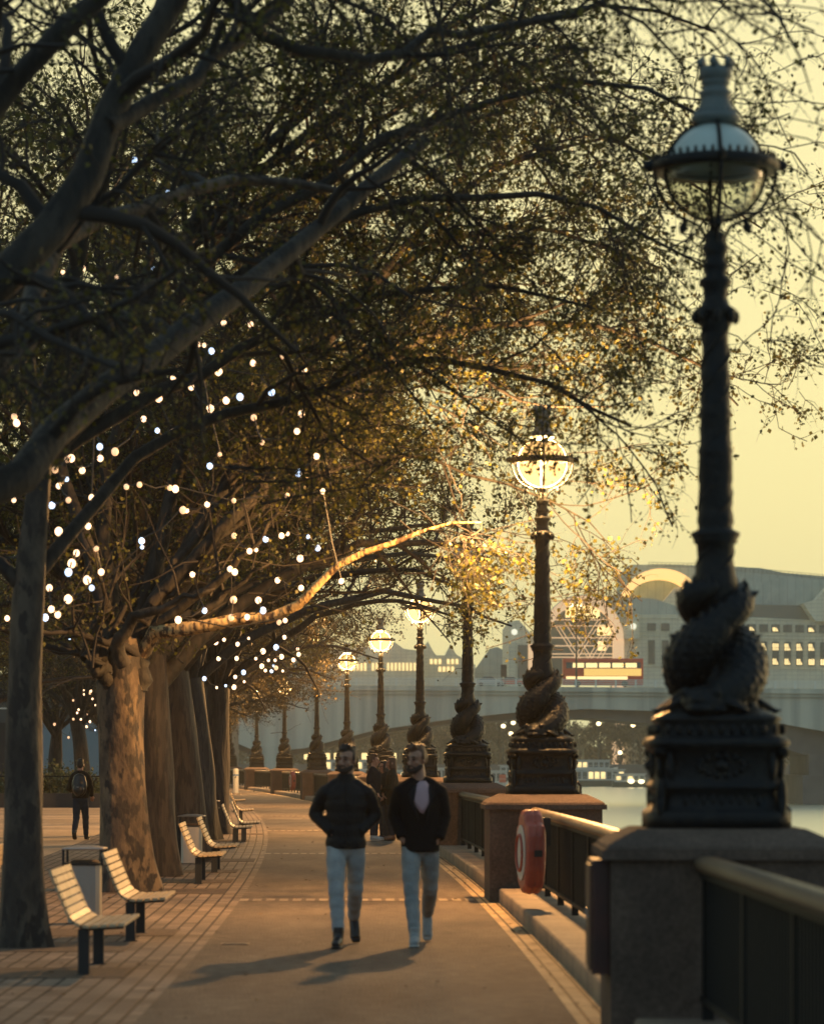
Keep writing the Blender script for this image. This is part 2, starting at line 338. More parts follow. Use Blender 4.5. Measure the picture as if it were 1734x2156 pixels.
def lamp_parts():
    P = {}
    b = MB(); S = [(.48,0),(.48,.10),(.465,.115),(.44,.13),(.42,.24),(.45,.26),(.455,.285),(.43,.30),(.425,.33),(.42,.50),(.45,.525),(.475,.55),(.475,.58),(.45,.60),(.41,.61),(.405,.70),(.42,.715),(.42,.735),(.37,.76),(.30,.79),(.18,.85)]
    b.lathe(S, 48, sq=5, a0=PI/48)
    r_ = random.Random(3)
    for k in range(4):                                # corner scrolls, rosettes and leaf relief
        a = k*PI/2
        for s in (-1, 1):
            c = Matrix.Rotation(a, 3, 'Z') @ Vector((s*.34, -.40, .42)); b.ell(c, (.03, .03, .1))
            c = Matrix.Rotation(a, 3, 'Z') @ Vector((s*.40, -.40, .50)); b.ell(c, (.05, .05, .04))
            c = Matrix.Rotation(a, 3, 'Z') @ Vector((s*.40, -.40, .2)); b.ell(c, (.035, .035, .13), (.15*s, 0, 0))
        for q in range(9):
            c = Matrix.Rotation(a, 3, 'Z') @ Vector((-.24+.06*q, -.425, .18+.01*(q % 2))); b.ell(c, (.018, .02, .04), nu=6, nv=4)
        for q in range(14):
            an = 2*PI*q/14; c = Matrix.Rotation(a, 3, 'Z') @ Vector((.15*math.cos(an), -.425, .415+.065*math.sin(an))); b.ell(c, (.03, .022, .02), (0, an, 0), 6, 4)
        c = Matrix.Rotation(a, 3, 'Z') @ Vector((0, -.43, .415)); b.ell(c, (.05, .03, .04))
        for q in range(11):
            c = Matrix.Rotation(a, 3, 'Z') @ Vector((-.35+.07*q, -.415, .655)); b.ell(c, (.02, .015, .035), nu=6, nv=4)
    P['pedestal'] = b
    b = MB()
    b.lathe([(.2,.82),(.12,.95),(.1,1.3),(.12,1.5),(.16,1.60),(.145,1.66),(.128,1.75),(.12,1.80),(.127,1.90),(.15,1.915),(.145,1.93),(.165,1.96),(.165,1.98),(.12,2.0),
        (.115,2.02),(.125,2.06),(.12,2.10),(.11,2.14),(.118,2.18),(.11,2.3),(.118,2.34),(.112,2.5),(.12,2.53),(.105,2.57),(.103,2.75),(.112,2.78),(.10,2.82),(.096,3.0),(.104,3.03),(.092,3.07),(.086,3.3),(.095,3.36),(.12,3.4),(.10,3.43),(.135,3.45),(.14,3.48),(.095,3.51),
        (.08,3.56),(.085,3.62),(.11,3.66),(.11,3.68),(.07,3.71),(.085,3.76),(.095,3.78),(.065,3.81),(.075,3.86),(.095,3.9),(.06,3.94),(.07,3.98),(.03,4.02)], 28)
    for z0, z1, r0, n in ((2.05,2.5,.11,7),(2.58,3.4,.095,12),(1.66,1.9,.125,5)):      # raised vine relief winding up the shaft
        for s in range(3):
            for q in range(n*4):
                u = q/(n*4); a = u*2*PI*(z1-z0)*1.6 + s*2*PI/3; rr = r0*(1-.1*u)
                b.ell((rr*math.cos(a), rr*math.sin(a), z0+(z1-z0)*u), (.017, .017, .014), (0, 0, a), 6, 4)
    for q in range(8):
        a = q*PI/4; b.ell((.135*math.cos(a), .135*math.sin(a), 3.43), (.03, .03, .05), (0, 0, a), 6, 4)
    P['column'] = b
    b = MB()
    for fi, (pts, rad) in enumerate(fish_paths()):
        b.tube(pts, rad, 14)
        for i in range(6, 37):                       # overlapping scales
            t_ = (pts[min(i+1, 40)]-pts[i-1]).normalized(); u_ = t_.cross(Vector((0,0,1))).normalized(); v_ = t_.cross(u_)
            for j in range(11):
                aa = 2*PI*(j+.5*(i % 2))/11; dd = u_*math.cos(aa)+v_*math.sin(aa); b.ell(pts[i]+dd*rad[i]*.955, (rad[i]*.115,)*3, nu=6, nv=4)
        h = pts[0]; o = Vector((h.x, h.y, 0)).normalized()
        b.ell(h+o*.05+Vector((0,0,.03)), (.15, .15, .12)); b.ell(h+o*.15+Vector((0,0,-.01)), (.09, .09, .035)); b.ell(h+o*.14+Vector((0,0,.05)), (.075, .075, .03))      # brow and snout
        tg = Vector((-o.y, o.x, 0))
        for s in (-1, 1):
            b.ell(h+o*.12+tg*s*.10+Vector((0,0,.10)), (.04,.04,.035)); b.tube([h+tg*s*.12+Vector((0,0,.06)), h+tg*s*.22+o*.05+Vector((0,0,.02)), h+tg*s*.30+o*.06+Vector((0,0,-.02))], [.07,.06,.015], 8, .35)
        for i in range(6, 40, 2):                    # dorsal fin along the back
            p = pts[i]; oo = Vector((p.x, p.y, 0)).normalized(); up = Vector((0,0,1))
            b.ell(p+(oo*.5+up*.8).normalized()*rad[i]*.98, (.02, .02, .05), (0, 0, math.atan2(oo.y, oo.x)), 6, 5)
        e = pts[-1]; a = math.atan2(pts[30].y, pts[30].x)
        for s in (-.5, 0, .5):
            q = pts[32]; oo = Vector((q.x, q.y, 0)).normalized()
            b.tube([q+oo*.05, q+oo*.10+Vector((0,0,.04)), q+oo*(.11+.03*s)+Vector((.04*s,0,.08))], [.05,.04,.012], 8, .4)
        q = pts[15]; oo = Vector((q.x, q.y, 0)).normalized()
        for s in (-.6, 0, .6):
            b.tube([q+oo*.1+Vector((0,0,.06)), q+oo*.13+Vector((0,0,.10)), q+oo*.13+Vector((.06*s,0,.15))], [.05,.045,.012], 8, .4)
    for q in range(14):                              # pectoral fins and seaweed spread round the foot
        a = q*2*PI/14+.2; c, s = math.cos(a), math.sin(a); l = (.33,.41,.37)[q % 3]
        b.tube([(.2*c,.2*s,.92), (.28*c,.28*s,.86), (l*c,l*s,.775), ((l+.04)*c,(l+.04)*s,.79)], [.06,.065,.05,.012], 8, .4)
    P['dolphin_sculpture'] = b
    b = MB(); b.lathe([(.30,4.43),(.41,4.40),(.43,4.42),(.43,4.46),(.41,4.475),(.35,4.49),(.345,4.45),(.345,4.43)], 40, cap=False)
    for q in range(44):
        a = q*2*PI/44; b.ell((.40*math.cos(a), .40*math.sin(a), 4.49), (.013,.013,.03), nu=5, nv=4)
    for q in range(4):
        a = q*PI/2; b.ell((.44*math.cos(a), .44*math.sin(a), 4.45), (.05,.03,.04), (0,0,a), 8, 5)
    P['globe_ring'] = b
    b = MB()
    for q in range(4):
        a = q*PI/2; c, s = math.cos(a), math.sin(a)
        b.tube([(x*c, x*s, z) for x, z in ((.055,3.86),(.06,3.96),(.10,4.04),(.18,4.08),(.25,4.11),(.32,4.17),(.38,4.27),(.405,4.36),(.41,4.45))], .014, 7)
        b.tube([(.2*c,.2*s,4.09), (.215*c,.215*s,4.03), (.23*c,.23*s,3.99)], [.012,.035,.01], 7)
        b.tube([(.337*math.sin(t)*c, .337*math.sin(t)*s, 4.41-.337*math.cos(t)) for t in [PI*(.02+.9*i/16) for i in range(17)]], .014, 6)
    b.lathe([(.03,3.98),(.04,4.05),(.06,4.08)], 12)
    P['globe_cage'] = b
    b = MB()
    b.lathe([(.11,4.715),(.16,4.745),(.167,4.77),(.155,4.79),(.125,4.81),(.12,4.83),(.10,4.88),(.097,4.91),(.11,4.93),(.11,4.945),(.085,4.96),(.083,4.985),(.098,5.0),(.098,5.01),(.083,5.02),(.108,5.035),(.112,5.10),(.10,5.11),(.03,5.115)], 28)
    for q in range(6):
        a = q*PI/3+.3; b.tube([(.10*math.cos(a),.10*math.sin(a),5.10), (.11*math.cos(a),.11*math.sin(a),5.14), (.09*math.cos(a),.09*math.sin(a),5.185)], [.02,.03,.004], 6)
    for q in range(20):
        a = q*PI/10; b.ell((.135*math.cos(a),.135*math.sin(a),4.805), (.012,.012,.02), nu=5, nv=4)
    P['vent_cap'] = b
    g = MB(); g.lathe([(.33*math.sin(PI*t), 4.41-.33*math.cos(PI*t)) for t in [.02+.5*i/10 for i in range(11)]], 36, cap=False); P['globe'] = g
    g = MB(); g.lathe([(.325*math.sin(PI*t), 4.41-.325*math.cos(PI*t)) for t in [.5+.4*i/9 for i in range(10)]], 36, cap=False); P['upper_globe'] = g
    for b in P.values(): b.v = [(x*K, y*K, z*K) for x, y, z in b.v]
    return P
LP = lamp_parts()
PM = {k: (v.mesh(k) if k != 'dolphin_sculpture' else None) for k, v in LP.items()}
_t = LP['dolphin_sculpture'].fuse('fishes', M['iron'], None, .0095, 2); PM['dolphin_sculpture'] = _t.data; bpy.data.objects.remove(_t)
def glassmat(name, lit):
    m = bpy.data.materials.new(name); m.use_nodes = True; n = m.node_tree; L = n.links; n.nodes.clear()
    o = n.nodes.new('ShaderNodeOutputMaterial'); tr = n.nodes.new('ShaderNodeBsdfTransparent'); ms = n.nodes.new('ShaderNodeMixShader'); L.new(ms.outputs[0], o.inputs[0]); L.new(tr.outputs[0], ms.inputs[1])
    if lit:
        e = n.nodes.new('ShaderNodeEmission'); e.inputs[0].default_value = (1, .54, .17, 1); e.inputs[1].default_value = lit; L.new(e.outputs[0], ms.inputs[2]); ms.inputs[0].default_value = .6
        m.cycles.emission_sampling = 'NONE'
    else:
        tr.inputs[0].default_value = (.84,.85,.78,1)
        lw_ = n.nodes.new('ShaderNodeLayerWeight'); lw_.inputs[0].default_value = .25; pw = n.nodes.new('ShaderNodeMath'); pw.operation = 'MULTIPLY'; pw.inputs[1].default_value = .8
        e = n.nodes.new('ShaderNodeBsdfGlossy'); e.inputs['Roughness'].default_value = .08
        L.new(lw_.outputs['Facing'], pw.inputs[0]); L.new(pw.outputs[0], ms.inputs[0]); e.inputs[0].default_value = (.5,.5,.5,1); L.new(e.outputs[0], ms.inputs[2])
    return m
M['globe_lit'] = glassmat('lit_globe_glass', 2.9); M['globe_lit2'] = glassmat('lit_globe_glass_upper', 2.2); M['globe_clear'] = glassmat('clear_globe_glass', 0)
LIT = {1, 3, 4, 5, 7, 8}
lampnote = {0: 'nearest and tallest ornate black lamp, its clear globe unlit, at the right', 1: 'lit ornate lamp with golden leaves round its shaft, above the red lifebuoy housing',
  2: 'ornate black lamp with its unlit top in leaves, right of the blazer man', 3: 'lit ornate lamp standing behind the head of the man in the blazer', 4: 'lit ornate lamp standing behind the group of three people',
  5: 'lit ornate lamp directly behind the head of the man in the puffer jacket', 6: 'ornate black lamp with its unlit top in leaves, just left of the two walking men', 7: 'lit ornate lamp above the far red lifebuoy, glowing among leaves',
  8: 'farthest lit ornate lamp glowing through leaves', 9: 'farthest dark ornate lamp beside the tree trunk, its top lost behind the branch'}
for i, z in enumerate(LZ):
    a = yaw(z); x = lamp_x(z)
    pl = link('lamp_plinth', PLM if i == 0 else PLM, M['granite'], None, False); pl.location = (x, z, 0); pl.rotation_euler = (0, 0, a)
    tag(pl, f'grey granite plinth with sloping cap beneath the {ordn[i]} lamp of the row', 'plinth', 'granite lamp plinths along the river wall')
    lp = empty('street_lamp', (x, z, P0), a if i else 0); tag(lp, lampnote[i], 'street lamp', 'ornate fish lamps along the river wall')
    for k in ('pedestal', 'column', 'dolphin_sculpture', 'globe_ring', 'globe_cage', 'vent_cap', 'globe', 'upper_globe'):
        lit = i in LIT
        mm = {'vent_cap': M['vent'], 'globe': M['globe_lit'] if lit else M['globe_clear'], 'upper_globe': M['globe_lit2'] if lit else M['opal']}.get(k, M['iron'])
        me = PM[k]
        if k in ('globe', 'upper_globe'): me = me.copy()
        if k in ('pedestal', 'vent_cap'):
            ob = link(k, me, mm, lp, True)
        else: ob = link(k, me, mm, lp, True)
    if lit:
        ld = bpy.data.lights.new('lamp_light', 'POINT'); ld.energy = LAMP_W; ld.color = (1, .50, .16); ld.shadow_soft_size = .13; ld.volume_factor = .12
        lo = bpy.data.objects.new('lamp_light', ld); COL.objects.link(lo); lo.parent = lp; lo.location = (0, 0, 4.36*K)
    # little bracket on the river side corner of the plinth
    hk = MB(); hk.tube([(.5,.5,1.27), (.5,.5,1.38), (.47,.5,1.42), (.43,.5,1.40)], .018, 6); hk.ell((.45,.5,1.36), (.03,.03,.05))
    if i < 4: hk.build('hook', M['blackmetal'], pl)
# ------------------------------------------------------------------ railings between the plinths
def railing(z0, z1, idx):
    root = empty('river_railing', along((z0+z1)/2, -.13, .17)); inv = root.location
    def pt(z, o, h): return along(z, o, h)-inv
    n = max(3, int((z1-z0)/2)); zs = [z0+(z1-z0)*i/n for i in range(n+1)]
    hr = MB(); prof = [(-.075,.03),(-.07,.06),(-.04,.083),(0,.09),(.04,.083),(.07,.06),(.075,.03),(.06,0),(-.06,0)]
    hr.loft([[pt(z, -.13+o, 1.04+h) for o, h in prof] for z in zs]); hr.build('handrail', M['handrail'], root, True)
    b = MB()
    for h, t in ((1.0, .04), (.27, .035)):
        b.loft([[pt(z, -.13+o, h+k) for o, k in ((-t,0),(t,0),(t,t),(-t,t))] for z in zs])
    nb = int((z1-z0)/.115)
    for i in range(nb):
        z = z0+.05+(z1-z0-.1)*i/(nb-1); p = pt(z, -.13, 0); b.box((p.x, p.y, p.z+.655), (.03, .03, .70), (0,0,yaw(z)))
    b.build('baluster_panel', M['ironpanel'], root)
    k = int(round((z1-z0)/2.08))
    for i in range(k+1):
        z = z0+.12+(z1-z0-.24)*i/k; p = pt(z, -.13, 0); q = MB(); q.box((p.x, p.y, p.z+.605), (.065, .07, .87), (0,0,yaw(z)))
        q.build('post', M['ironpanel'], root)
    return root
zz = [-2] + LZ
rl = ['dark railing with timber handrail in the lower right foreground, right of the nearest plinth', 'railing with sunlit timber handrail carrying the red lifebuoy housing', 'railing between the second and third granite plinths, right of the man in the blazer',
      'railing hidden mostly behind the man in the blazer, leading to the fourth plinth','railing behind the group of three people','railing glimpsed behind the man in the puffer jacket','railing just left of the man in the puffer jacket',
      'far railing with the small red lifebuoy on it','far railing panel between the last lit lamps','farthest railing section beside the pale post']
for i in range(10):
    r_ = railing(zz[i]+(.7 if i else 0), zz[i+1]-.7, i); tag(r_, rl[i], 'railing', 'railings between the lamp plinths')
# ------------------------------------------------------------------ lifebuoys, red cabinet
def buoy(loc, rz, label, s=1):
    root = empty('lifebuoy_housing', loc, rz); tag(root, label, 'lifebuoy', 'red lifebuoy housings on the railing')
    def outline(q=1, dz=0): return [(q*x, z*q+dz) for x, z in ((-.30,-.2),(-.22,-.38),(-.08,-.45),(.08,-.45),(.22,-.38),(.30,-.2),(.34,0),(.34,.16),(.30,.27),(.19,.31),(.17,.38),(.10,.43),(-.10,.43),(-.17,.38),(-.19,.31),(-.30,.27),(-.34,.16),(-.34,0))]
    b = MB()   # front of the housing faces local -Y
    b.loft([[(x*q, y, z*q) for x, z in outline()] for q, y in ((.86,-.115),(.97,-.09),(1,-.05),(1,-.014),(.965,-.007),(.965,.007),(1,.014),(1,.05),(.95,.09),(.85,.11))])
    o = b.fuse('shell', M['buoy'], root, .008, 3)
    b = MB(); b.lathe([(.24,0),(.245,.015),(.235,.02),(.06,.02)], 28); b.v = [(x, -.11-z, y*1.2-.02) for x, y, z in b.v]; b.build('front_panel', M['buoywhite'], root, False)
    b = MB(); b.tube([(.16*math.cos(a), -.135, .19*math.sin(a)-.02) for a in [i*PI/12 for i in range(25)]], .022, 8, .6); b.build('ring_mark', M['buoy'], root, True)
    b = MB(); b.box((-.335, .01, -.02), (.03, .09, .07)); b.box((.335, .01, -.02), (.03, .09, .07)); b.build('clasp', M['blackmetal'], root)
    b = MB(); b.box((0, .17, .2), (.06, .1, .3)); b.build('bracket', M['blackmetal'], root)
    root.scale = (s*.9, s*.92, s); return root
buoy((1.22, 31.6, .76), R(-80), 'large red lifebuoy housing hanging on the near railing beside the second plinth', .98)
z = 141; p = along(z, -.5, .76); buoy(tuple(p), yaw(z)-R(80), 'small far red lifebuoy housing on the railing left of the walking men', 1)
root = empty('wall_cabinet', (1.115, 18.5, .76)); tag(root, 'dark red upright metal cabinet fixed to the side of the nearest granite plinth', 'cabinet')
b = MB(); b.cbox(-.05, .06, -.25, .25, -.34, .34, .012); b.build('cabinet_body', M['redbox'], root)
b = MB(); b.bx(-.062, -.052, -.22, .22, -.31, .31); b.build('door', M['redbox'], root)
b = MB(); b.tube([(-.066,-.17,0),(-.08,-.17,0),(-.08,-.17,.05)], .008, 6); b.build('handle', M['steel'], root)
# ------------------------------------------------------------------ benches, bins, tree pits, pale post
def make_bench(L=1.56):
    root = empty('park_bench')
    side = [(-.33,.80),(-.31,.74),(-.285,.68),(-.26,.62),(-.235,.56),(-.21,.50),(-.18,.445),(-.13,.405),(-.06,.385),(.01,.385),(.08,.39),(.15,.395),(.22,.40)]
    for i in range(len(side)-0):
        x, z = side[i]; a, c = side[max(i-1, 0)], side[min(i+1, len(side)-1)]
        an = math.atan2(c[1]-a[1], c[0]-a[0]); s = MB()
        s.box((x, 0, z), (.052, L, .022), (0, -an, 0)); s.build('slat', M['timber'], root)
    for y in (-.68, .68):
        fr = MB(); fr.tube([(x+.012, y, z-.022) for x, z in side], .012, 6); fr.build('frame', M['blackmetal'], root)
    for y in (-.66, .66):
        l = MB(); l.cbox(-.13, -.04, y-.02, y+.02, 0, .365, .006); l.bx(-.15, -.02, y-.05, y+.05, 0, .008); l.build('leg', M['blackmetal'], root)
    return root
benches = [(-2.50, 24.9, 'nearest slatted timber bench at the lower left, in front of the steel bin'), (-2.55, 29.45, 'second slatted timber bench, just beyond the nearest one and right of the steel bin'),
  (-2.84, 42.7, 'third slatted bench, beside the second steel bin beyond the golden lit trunk'), (-2.9, 47.0, 'fourth slatted bench, immediately beyond the one by the second bin'),
  (-3.36, 60.3, 'fifth slatted bench seen nearly edge on, by the farther trunks'), (-3.42, 64.4, 'sixth slatted bench, just beyond the fifth at the foot of the brown trunk'),
  (-4.4, 81, 'seventh slatted bench far along the promenade'), (-5.7, 101, 'farthest slatted bench, the small last one of the row')]
pb = make_bench()
for i, (x, z, lab) in enumerate(benches):
    o = pb if i == 0 else copy_tree(pb); o.location = (x, z, 0); o.rotation_euler = (0, 0, yaw(z)+(.0 if i < 2 else 0)); tag(o, lab, 'bench', 'slatted benches facing the river')
o = copy_tree(pb); o.location = (-4.55, 31.5, 0); o.rotation_euler = (0, 0, PI); tag(o, 'slatted bench facing the plaza, cut off at the left edge behind the first trunk', 'bench', 'slatted benches facing the plaza')
def make_bin():
    root = empty('litter_bin')
    b = MB(); b.lathe([(.165,0),(.17,.01),(.17,.60),(.165,.61)], 24, sq=6, a0=PI/24); b.build('bin_body', M['steel'], root, False)
    b = MB()
    for sx in (-1, 1):
        for sy in (-1, 1): b.bx(sx*.2-.012, sx*.2+.012, sy*.2-.012, sy*.2+.012, .60, .77)
    b.bx(-.215, .215, -.215, .215, .612, .625); b.build('hood_frame', M['blackmetal'], root)
    b = MB(); b.loft([[(-q,-q,z),(q,-q,z),(q,q,z),(-q,q,z)] for q, z in ((.215,.765),(.22,.775),(.2,.785),(.08,.805))]); b.build('hood_lid', M['steel'], root)
    b = MB(); b.lathe([(.15,.60),(.15,.64),(.12,.655)], 20); b.build('liner', M['soil'], root)
    return root
bb = make_bin()
for i, (x, z, lab) in enumerate([(-3.39, 32, 'square hooded steel litter bin behind the two nearest benches'), (-3.6, 50.5, 'steel litter bin between the dark trunk and the third bench'), (-4.52, 69, 'farthest steel litter bin, a narrow strip left of the fifth bench')]):
    o = bb if i == 0 else copy_tree(bb); o.location = (x, z, 0); tag(o, lab, 'litter bin', 'hooded steel litter bins')
root = empty('marker_post', tuple(W(496, 1669.6, 159).xy)+(0,)); tag(root, 'pale octagonal post with a thin blue band at the far end of the promenade', 'post')
b = MB(); b.lathe([(.15,0),(.15,1.16),(.13,1.24),(.05,1.26)], 8); b.build('shaft', mat('pale_post', (.42,.44,.42), .5), root)
b = MB(); b.lathe([(.155,.88),(.155,.95),(.15,.95)], 8); b.build('blue_band', mat('blue_band', (.02,.10,.28), .5), root)
# ------------------------------------------------------------------ plane trees
def resample(pts, k):
    P = np.array([tuple(p) for p in pts], float)
    # smooth with Catmull-Rom then resample
    Q = [P[0]*2-P[1], *P, P[-1]*2-P[-2]]; o = []
    for i in range(1, len(Q)-2):
        for t in np.linspace(0, 1, 8, endpoint=False):
            a, b, c, d_ = Q[i-1], Q[i], Q[i+1], Q[i+2]
            o.append(.5*((2*b)+(-a+c)*t+(2*a-5*b+4*c-d_)*t*t+(-a+3*b-3*c+d_)*t**3))
    o.append(P[-1]); o = np.array(o); s = np.concatenate([[0], np.cumsum(np.linalg.norm(np.diff(o, axis=0), axis=1))])
    u = np.linspace(0, s[-1], k); return np.stack([np.interp(u, s, o[:, j]) for j in range(3)], 1)
def tubes(P, Rr, n, rng=None, lump=0):
    """P (N,K,3), Rr (N,K) -> verts, quads of open tubes with n sides"""
    N, Kk, _ = P.shape
    T = np.gradient(P, axis=1); T /= np.linalg.norm(T, axis=2, keepdims=True)+1e-9
    ref = np.where(np.abs(T[:, :1, 2:3]) > .8, np.array([1., 0, 0]), np.array([0, 0, 1.]))
    ref = np.repeat(ref, Kk, 1); U = np.cross(ref, T); U /= np.linalg.norm(U, axis=2, keepdims=True)+1e-9; Vv = np.cross(T, U)
    a = np.arange(n)*2*PI/n; c, s = np.cos(a), np.sin(a)
    rr = Rr[:, :, None]*np.ones(n)
    if lump and rng is not None: rr = rr*(1+lump*rng.normal(size=rr.shape))
    X = P[:, :, None, :] + rr[..., None]*(U[:, :, None, :]*c[:, None]+Vv[:, :, None, :]*s[:, None])
    idx = np.arange(N*Kk*n).reshape(N, Kk, n); j = np.roll(np.arange(n), -1)
    Q = np.stack([idx[:, :-1, :], idx[:, :-1][:, :, j], idx[:, 1:][:, :, j], idx[:, 1:, :]], -1).reshape(-1, 4)
    return X.reshape(-1, 3), Q
def sprout(rng, P, Rr, per, ln, K2, spread=.9, wob=.16, droop=0., rfac=.55, rmax=9, tmin=.2, upb=0., tip=.25):
    N, Kk, _ = P.shape; M_ = N*per
    pi = np.repeat(np.arange(N), per); t = rng.uniform(tmin, 1, M_)**.8; f = t*(Kk-1); i0 = np.clip(f.astype(int), 0, Kk-2); u = (f-i0)[:, None]
    A = P[pi, i0]*(1-u)+P[pi, i0+1]*u; T = P[pi, i0+1]-P[pi, i0]; T /= np.linalg.norm(T, axis=1, keepdims=True)+1e-9
    r0 = np.minimum((Rr[pi, i0]*(1-u[:, 0])+Rr[pi, i0+1]*u[:, 0])*rfac, rmax)
    Dv = rng.normal(size=(M_, 3)); Dv -= T*np.sum(Dv*T, 1, keepdims=True); Dv /= np.linalg.norm(Dv, axis=1, keepdims=True)
    D_ = T*rng.uniform(.35, .9, (M_, 1))+Dv*spread; D_[:, 2] += upb; D_ /= np.linalg.norm(D_, axis=1, keepdims=True)
    L_ = ln*rng.uniform(.45, 1.15, M_)*(1.15-.55*t); st = (L_/(K2-1))[:, None]
    out_ = np.zeros((M_, K2, 3)); out_[:, 0] = A; cur = D_.copy()
    for k in range(1, K2):
        cur = cur+rng.normal(size=(M_, 3))*wob; cur[:, 2] -= droop; cur /= np.linalg.norm(cur, axis=1, keepdims=True)
        out_[:, k] = out_[:, k-1]+cur*st
    R2 = r0[:, None]*np.linspace(1, tip, K2)[None, :]
    return out_, R2
def leaves(rng, P, per, size, jit=.04):
    N, Kk, _ = P.shape; M_ = N*per; pi = np.repeat(np.arange(N), per); t = rng.uniform(.15, 1.0, M_); f = t*(Kk-1); i0 = np.clip(f.astype(int), 0, Kk-2); u = (f-i0)[:, None]
    A = P[pi, i0]*(1-u)+P[pi, i0+1]*u + rng.normal(size=(M_, 3))*jit
    a = rng.normal(size=(M_, 3)); a[:, 2] -= .5; a /= np.linalg.norm(a, axis=1, keepdims=True)
    b = np.cross(a, rng.normal(size=(M_, 3))); b /= np.linalg.norm(b, axis=1, keepdims=True); c = np.cross(a, b)
    s = size*rng.uniform(.5, 1.25, (M_, 1))
    V = np.stack([A, A+a*s*.45+b*s*.42+c*s*.12, A+a*s, A+a*s*.45-b*s*.42+c*s*.12], 1)
    return V.reshape(-1, 3), np.arange(M_*4).reshape(-1, 4)
def merge(parts):
    vs, qs, o = [], [], 0
    for v, q in parts: vs.append(v); qs.append(q+o); o += len(v)
    return np.concatenate(vs), np.concatenate(qs)
def tree(name, base, seed, trunk, tr_r, limbs, bark, per=(13, 11, 7), ln=(3.0, 1.45, .62), lv=5, lsize=.075, label=None, group=None, twigr=.0045, leafm=None, droop=(.0, .04, .06), wob=(.15, .2, .25), keep=None, npale=99, pale=None, nocut=(), palemat=None):
    """trunk: world points; limbs: list of (world points, r0, r1)"""
    rng = np.random.default_rng(seed); base = Vector(base); root = empty(name, base)
    off = np.array(base)
    tp = resample(trunk, 22); n = len(tr_r); rr = np.interp(np.linspace(0, 1, 22), np.linspace(0, 1, n), tr_r)
    V, Q = tubes(tp[None]-off, rr[None], 20)
    V = V.reshape(22, 20, 3); cen = tp-off                      # root flare lobes
    for i in range(22):
        h = cen[i, 2]; fl = math.exp(-h*2.2)
        for j in range(20):
            dv = V[i, j]-cen[i]; a = math.atan2(dv[1], dv[0]); V[i, j] = cen[i]+dv*(1+fl*(.22+.2*math.sin(3*a+seed)+.16*math.sin(7*a+seed*2))+.05*math.sin(4*a+h*2.1+seed)+.035*math.sin(2*a-h*3.3))
    npmesh('trunk', V.reshape(-1, 3), Q, bark, root, True)
    LPp = []; LR = []
    for li, (pts, r0, r1) in enumerate(limbs):
        q_ = resample(pts, 28)
        if keep is not None and li not in nocut and li >= npale and not (npale == 99 and keep is keep0):
            kk = keep(q_[:, 0], q_[:, 1], q_[:, 2]-.6) > .2; e_ = 28
            for j in range(10, 28):
                if not kk[j]: e_ = j; break
            q_ = resample(q_[:max(e_, 8)], 14) if e_ < 28 else resample(pts, 14)
        else: q_ = resample(pts, 14)
        LPp.append(q_-off); LR.append(np.linspace(r0, r1, 14))
    LPp = np.array(LPp); LR = np.array(LR); LPp[:, 2:] += rng.normal(size=LPp[:, 2:].shape)*.035
    for k_ in range(len(LPp)):
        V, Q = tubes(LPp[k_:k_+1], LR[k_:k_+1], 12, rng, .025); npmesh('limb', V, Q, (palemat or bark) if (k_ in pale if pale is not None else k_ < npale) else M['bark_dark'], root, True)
    B, BR = sprout(rng, LPp, LR, per[0], ln[0], 8, .95, wob[0], droop[0], .6, .06, .18, .05)
    C_, CR = sprout(rng, B, BR, per[1], ln[1], 6, .9, wob[1], droop[1], .6, .02, .15)
    def prune(A, AR):
        if keep is None: return A, AR
        e = np.concatenate([A[:, -1], A[:, A.shape[1]//2]])+off; k_ = keep(e[:, 0], e[:, 1], e[:, 2]).reshape(2, -1).min(0) > rng.random(len(A)); return A[k_], AR[k_]
    B, BR = prune(B, BR)
    C_, CR = prune(C_, CR)
    D_, DR = sprout(rng, C_, np.maximum(CR, twigr), per[2], ln[2], 5, .8, wob[2], droop[2], 1, twigr, .1)
    D_, DR = prune(D_, DR)
    CR = np.maximum(CR, twigr*1.2)
    V, Q = merge([tubes(B, np.maximum(BR, .008), 6), tubes(C_, CR, 4)]); npmesh('branches', V, Q, M['twig'], root, True)
    V, Q = tubes(D_, DR, 3)
    tw = npmesh('twigs', V, Q, M['twig'], root, False)
    V, Q = leaves(rng, np.concatenate([D_, C_[::2, -5:]]), lv, lsize)
    npmesh('crown', V, Q, leafm or M['leaf'], root, False)
    if label: tag(root, label, 'tree', group)
    return root
def auto_limbs(rng_seed, top, n, rad, hmax, a0=0, arc=2*PI, low=.15, r0=.11, z0=None):
    r_ = random.Random(rng_seed); res = []
    for i in range(n):
        a = a0+arc*(i+r_.uniform(-.3, .3))/n; e = [low, .75, .45, 1.1][i % 4]+r_.uniform(-.08, .12)
        L_ = rad*r_.uniform(.8, 1.1)*(1 if e < 1 else .95)
        p = Vector(top); p.z -= r_.uniform(0, .5); pts = [p.copy()]; e2 = e+.5
        for k in range(6):
            e2 = e2*.72+e*.28-(.10*k*.4 if e < .6 else .03*k)
            a += r_.uniform(-.16, .16); p = p+Vector((math.cos(a)*math.cos(e2), math.sin(a)*math.cos(e2), math.sin(e2)*(hmax-top[2])/rad))*L_/6
            pts.append(p.copy())
        res.append((pts, r0*r_.uniform(.8, 1.1), .02))
    return res
def vp(pts, D0, D1=None):
    D1 = D0 if D1 is None else D1; n = len(pts)-1
    return [W(x, y, D0+(D1-D0)*i/n) for i, (x, y) in enumerate(pts)]
def nz_(x, y): return .35*np.sin(x*1.7+y*.9)+.25*np.sin(x*3.9-y*2.3)
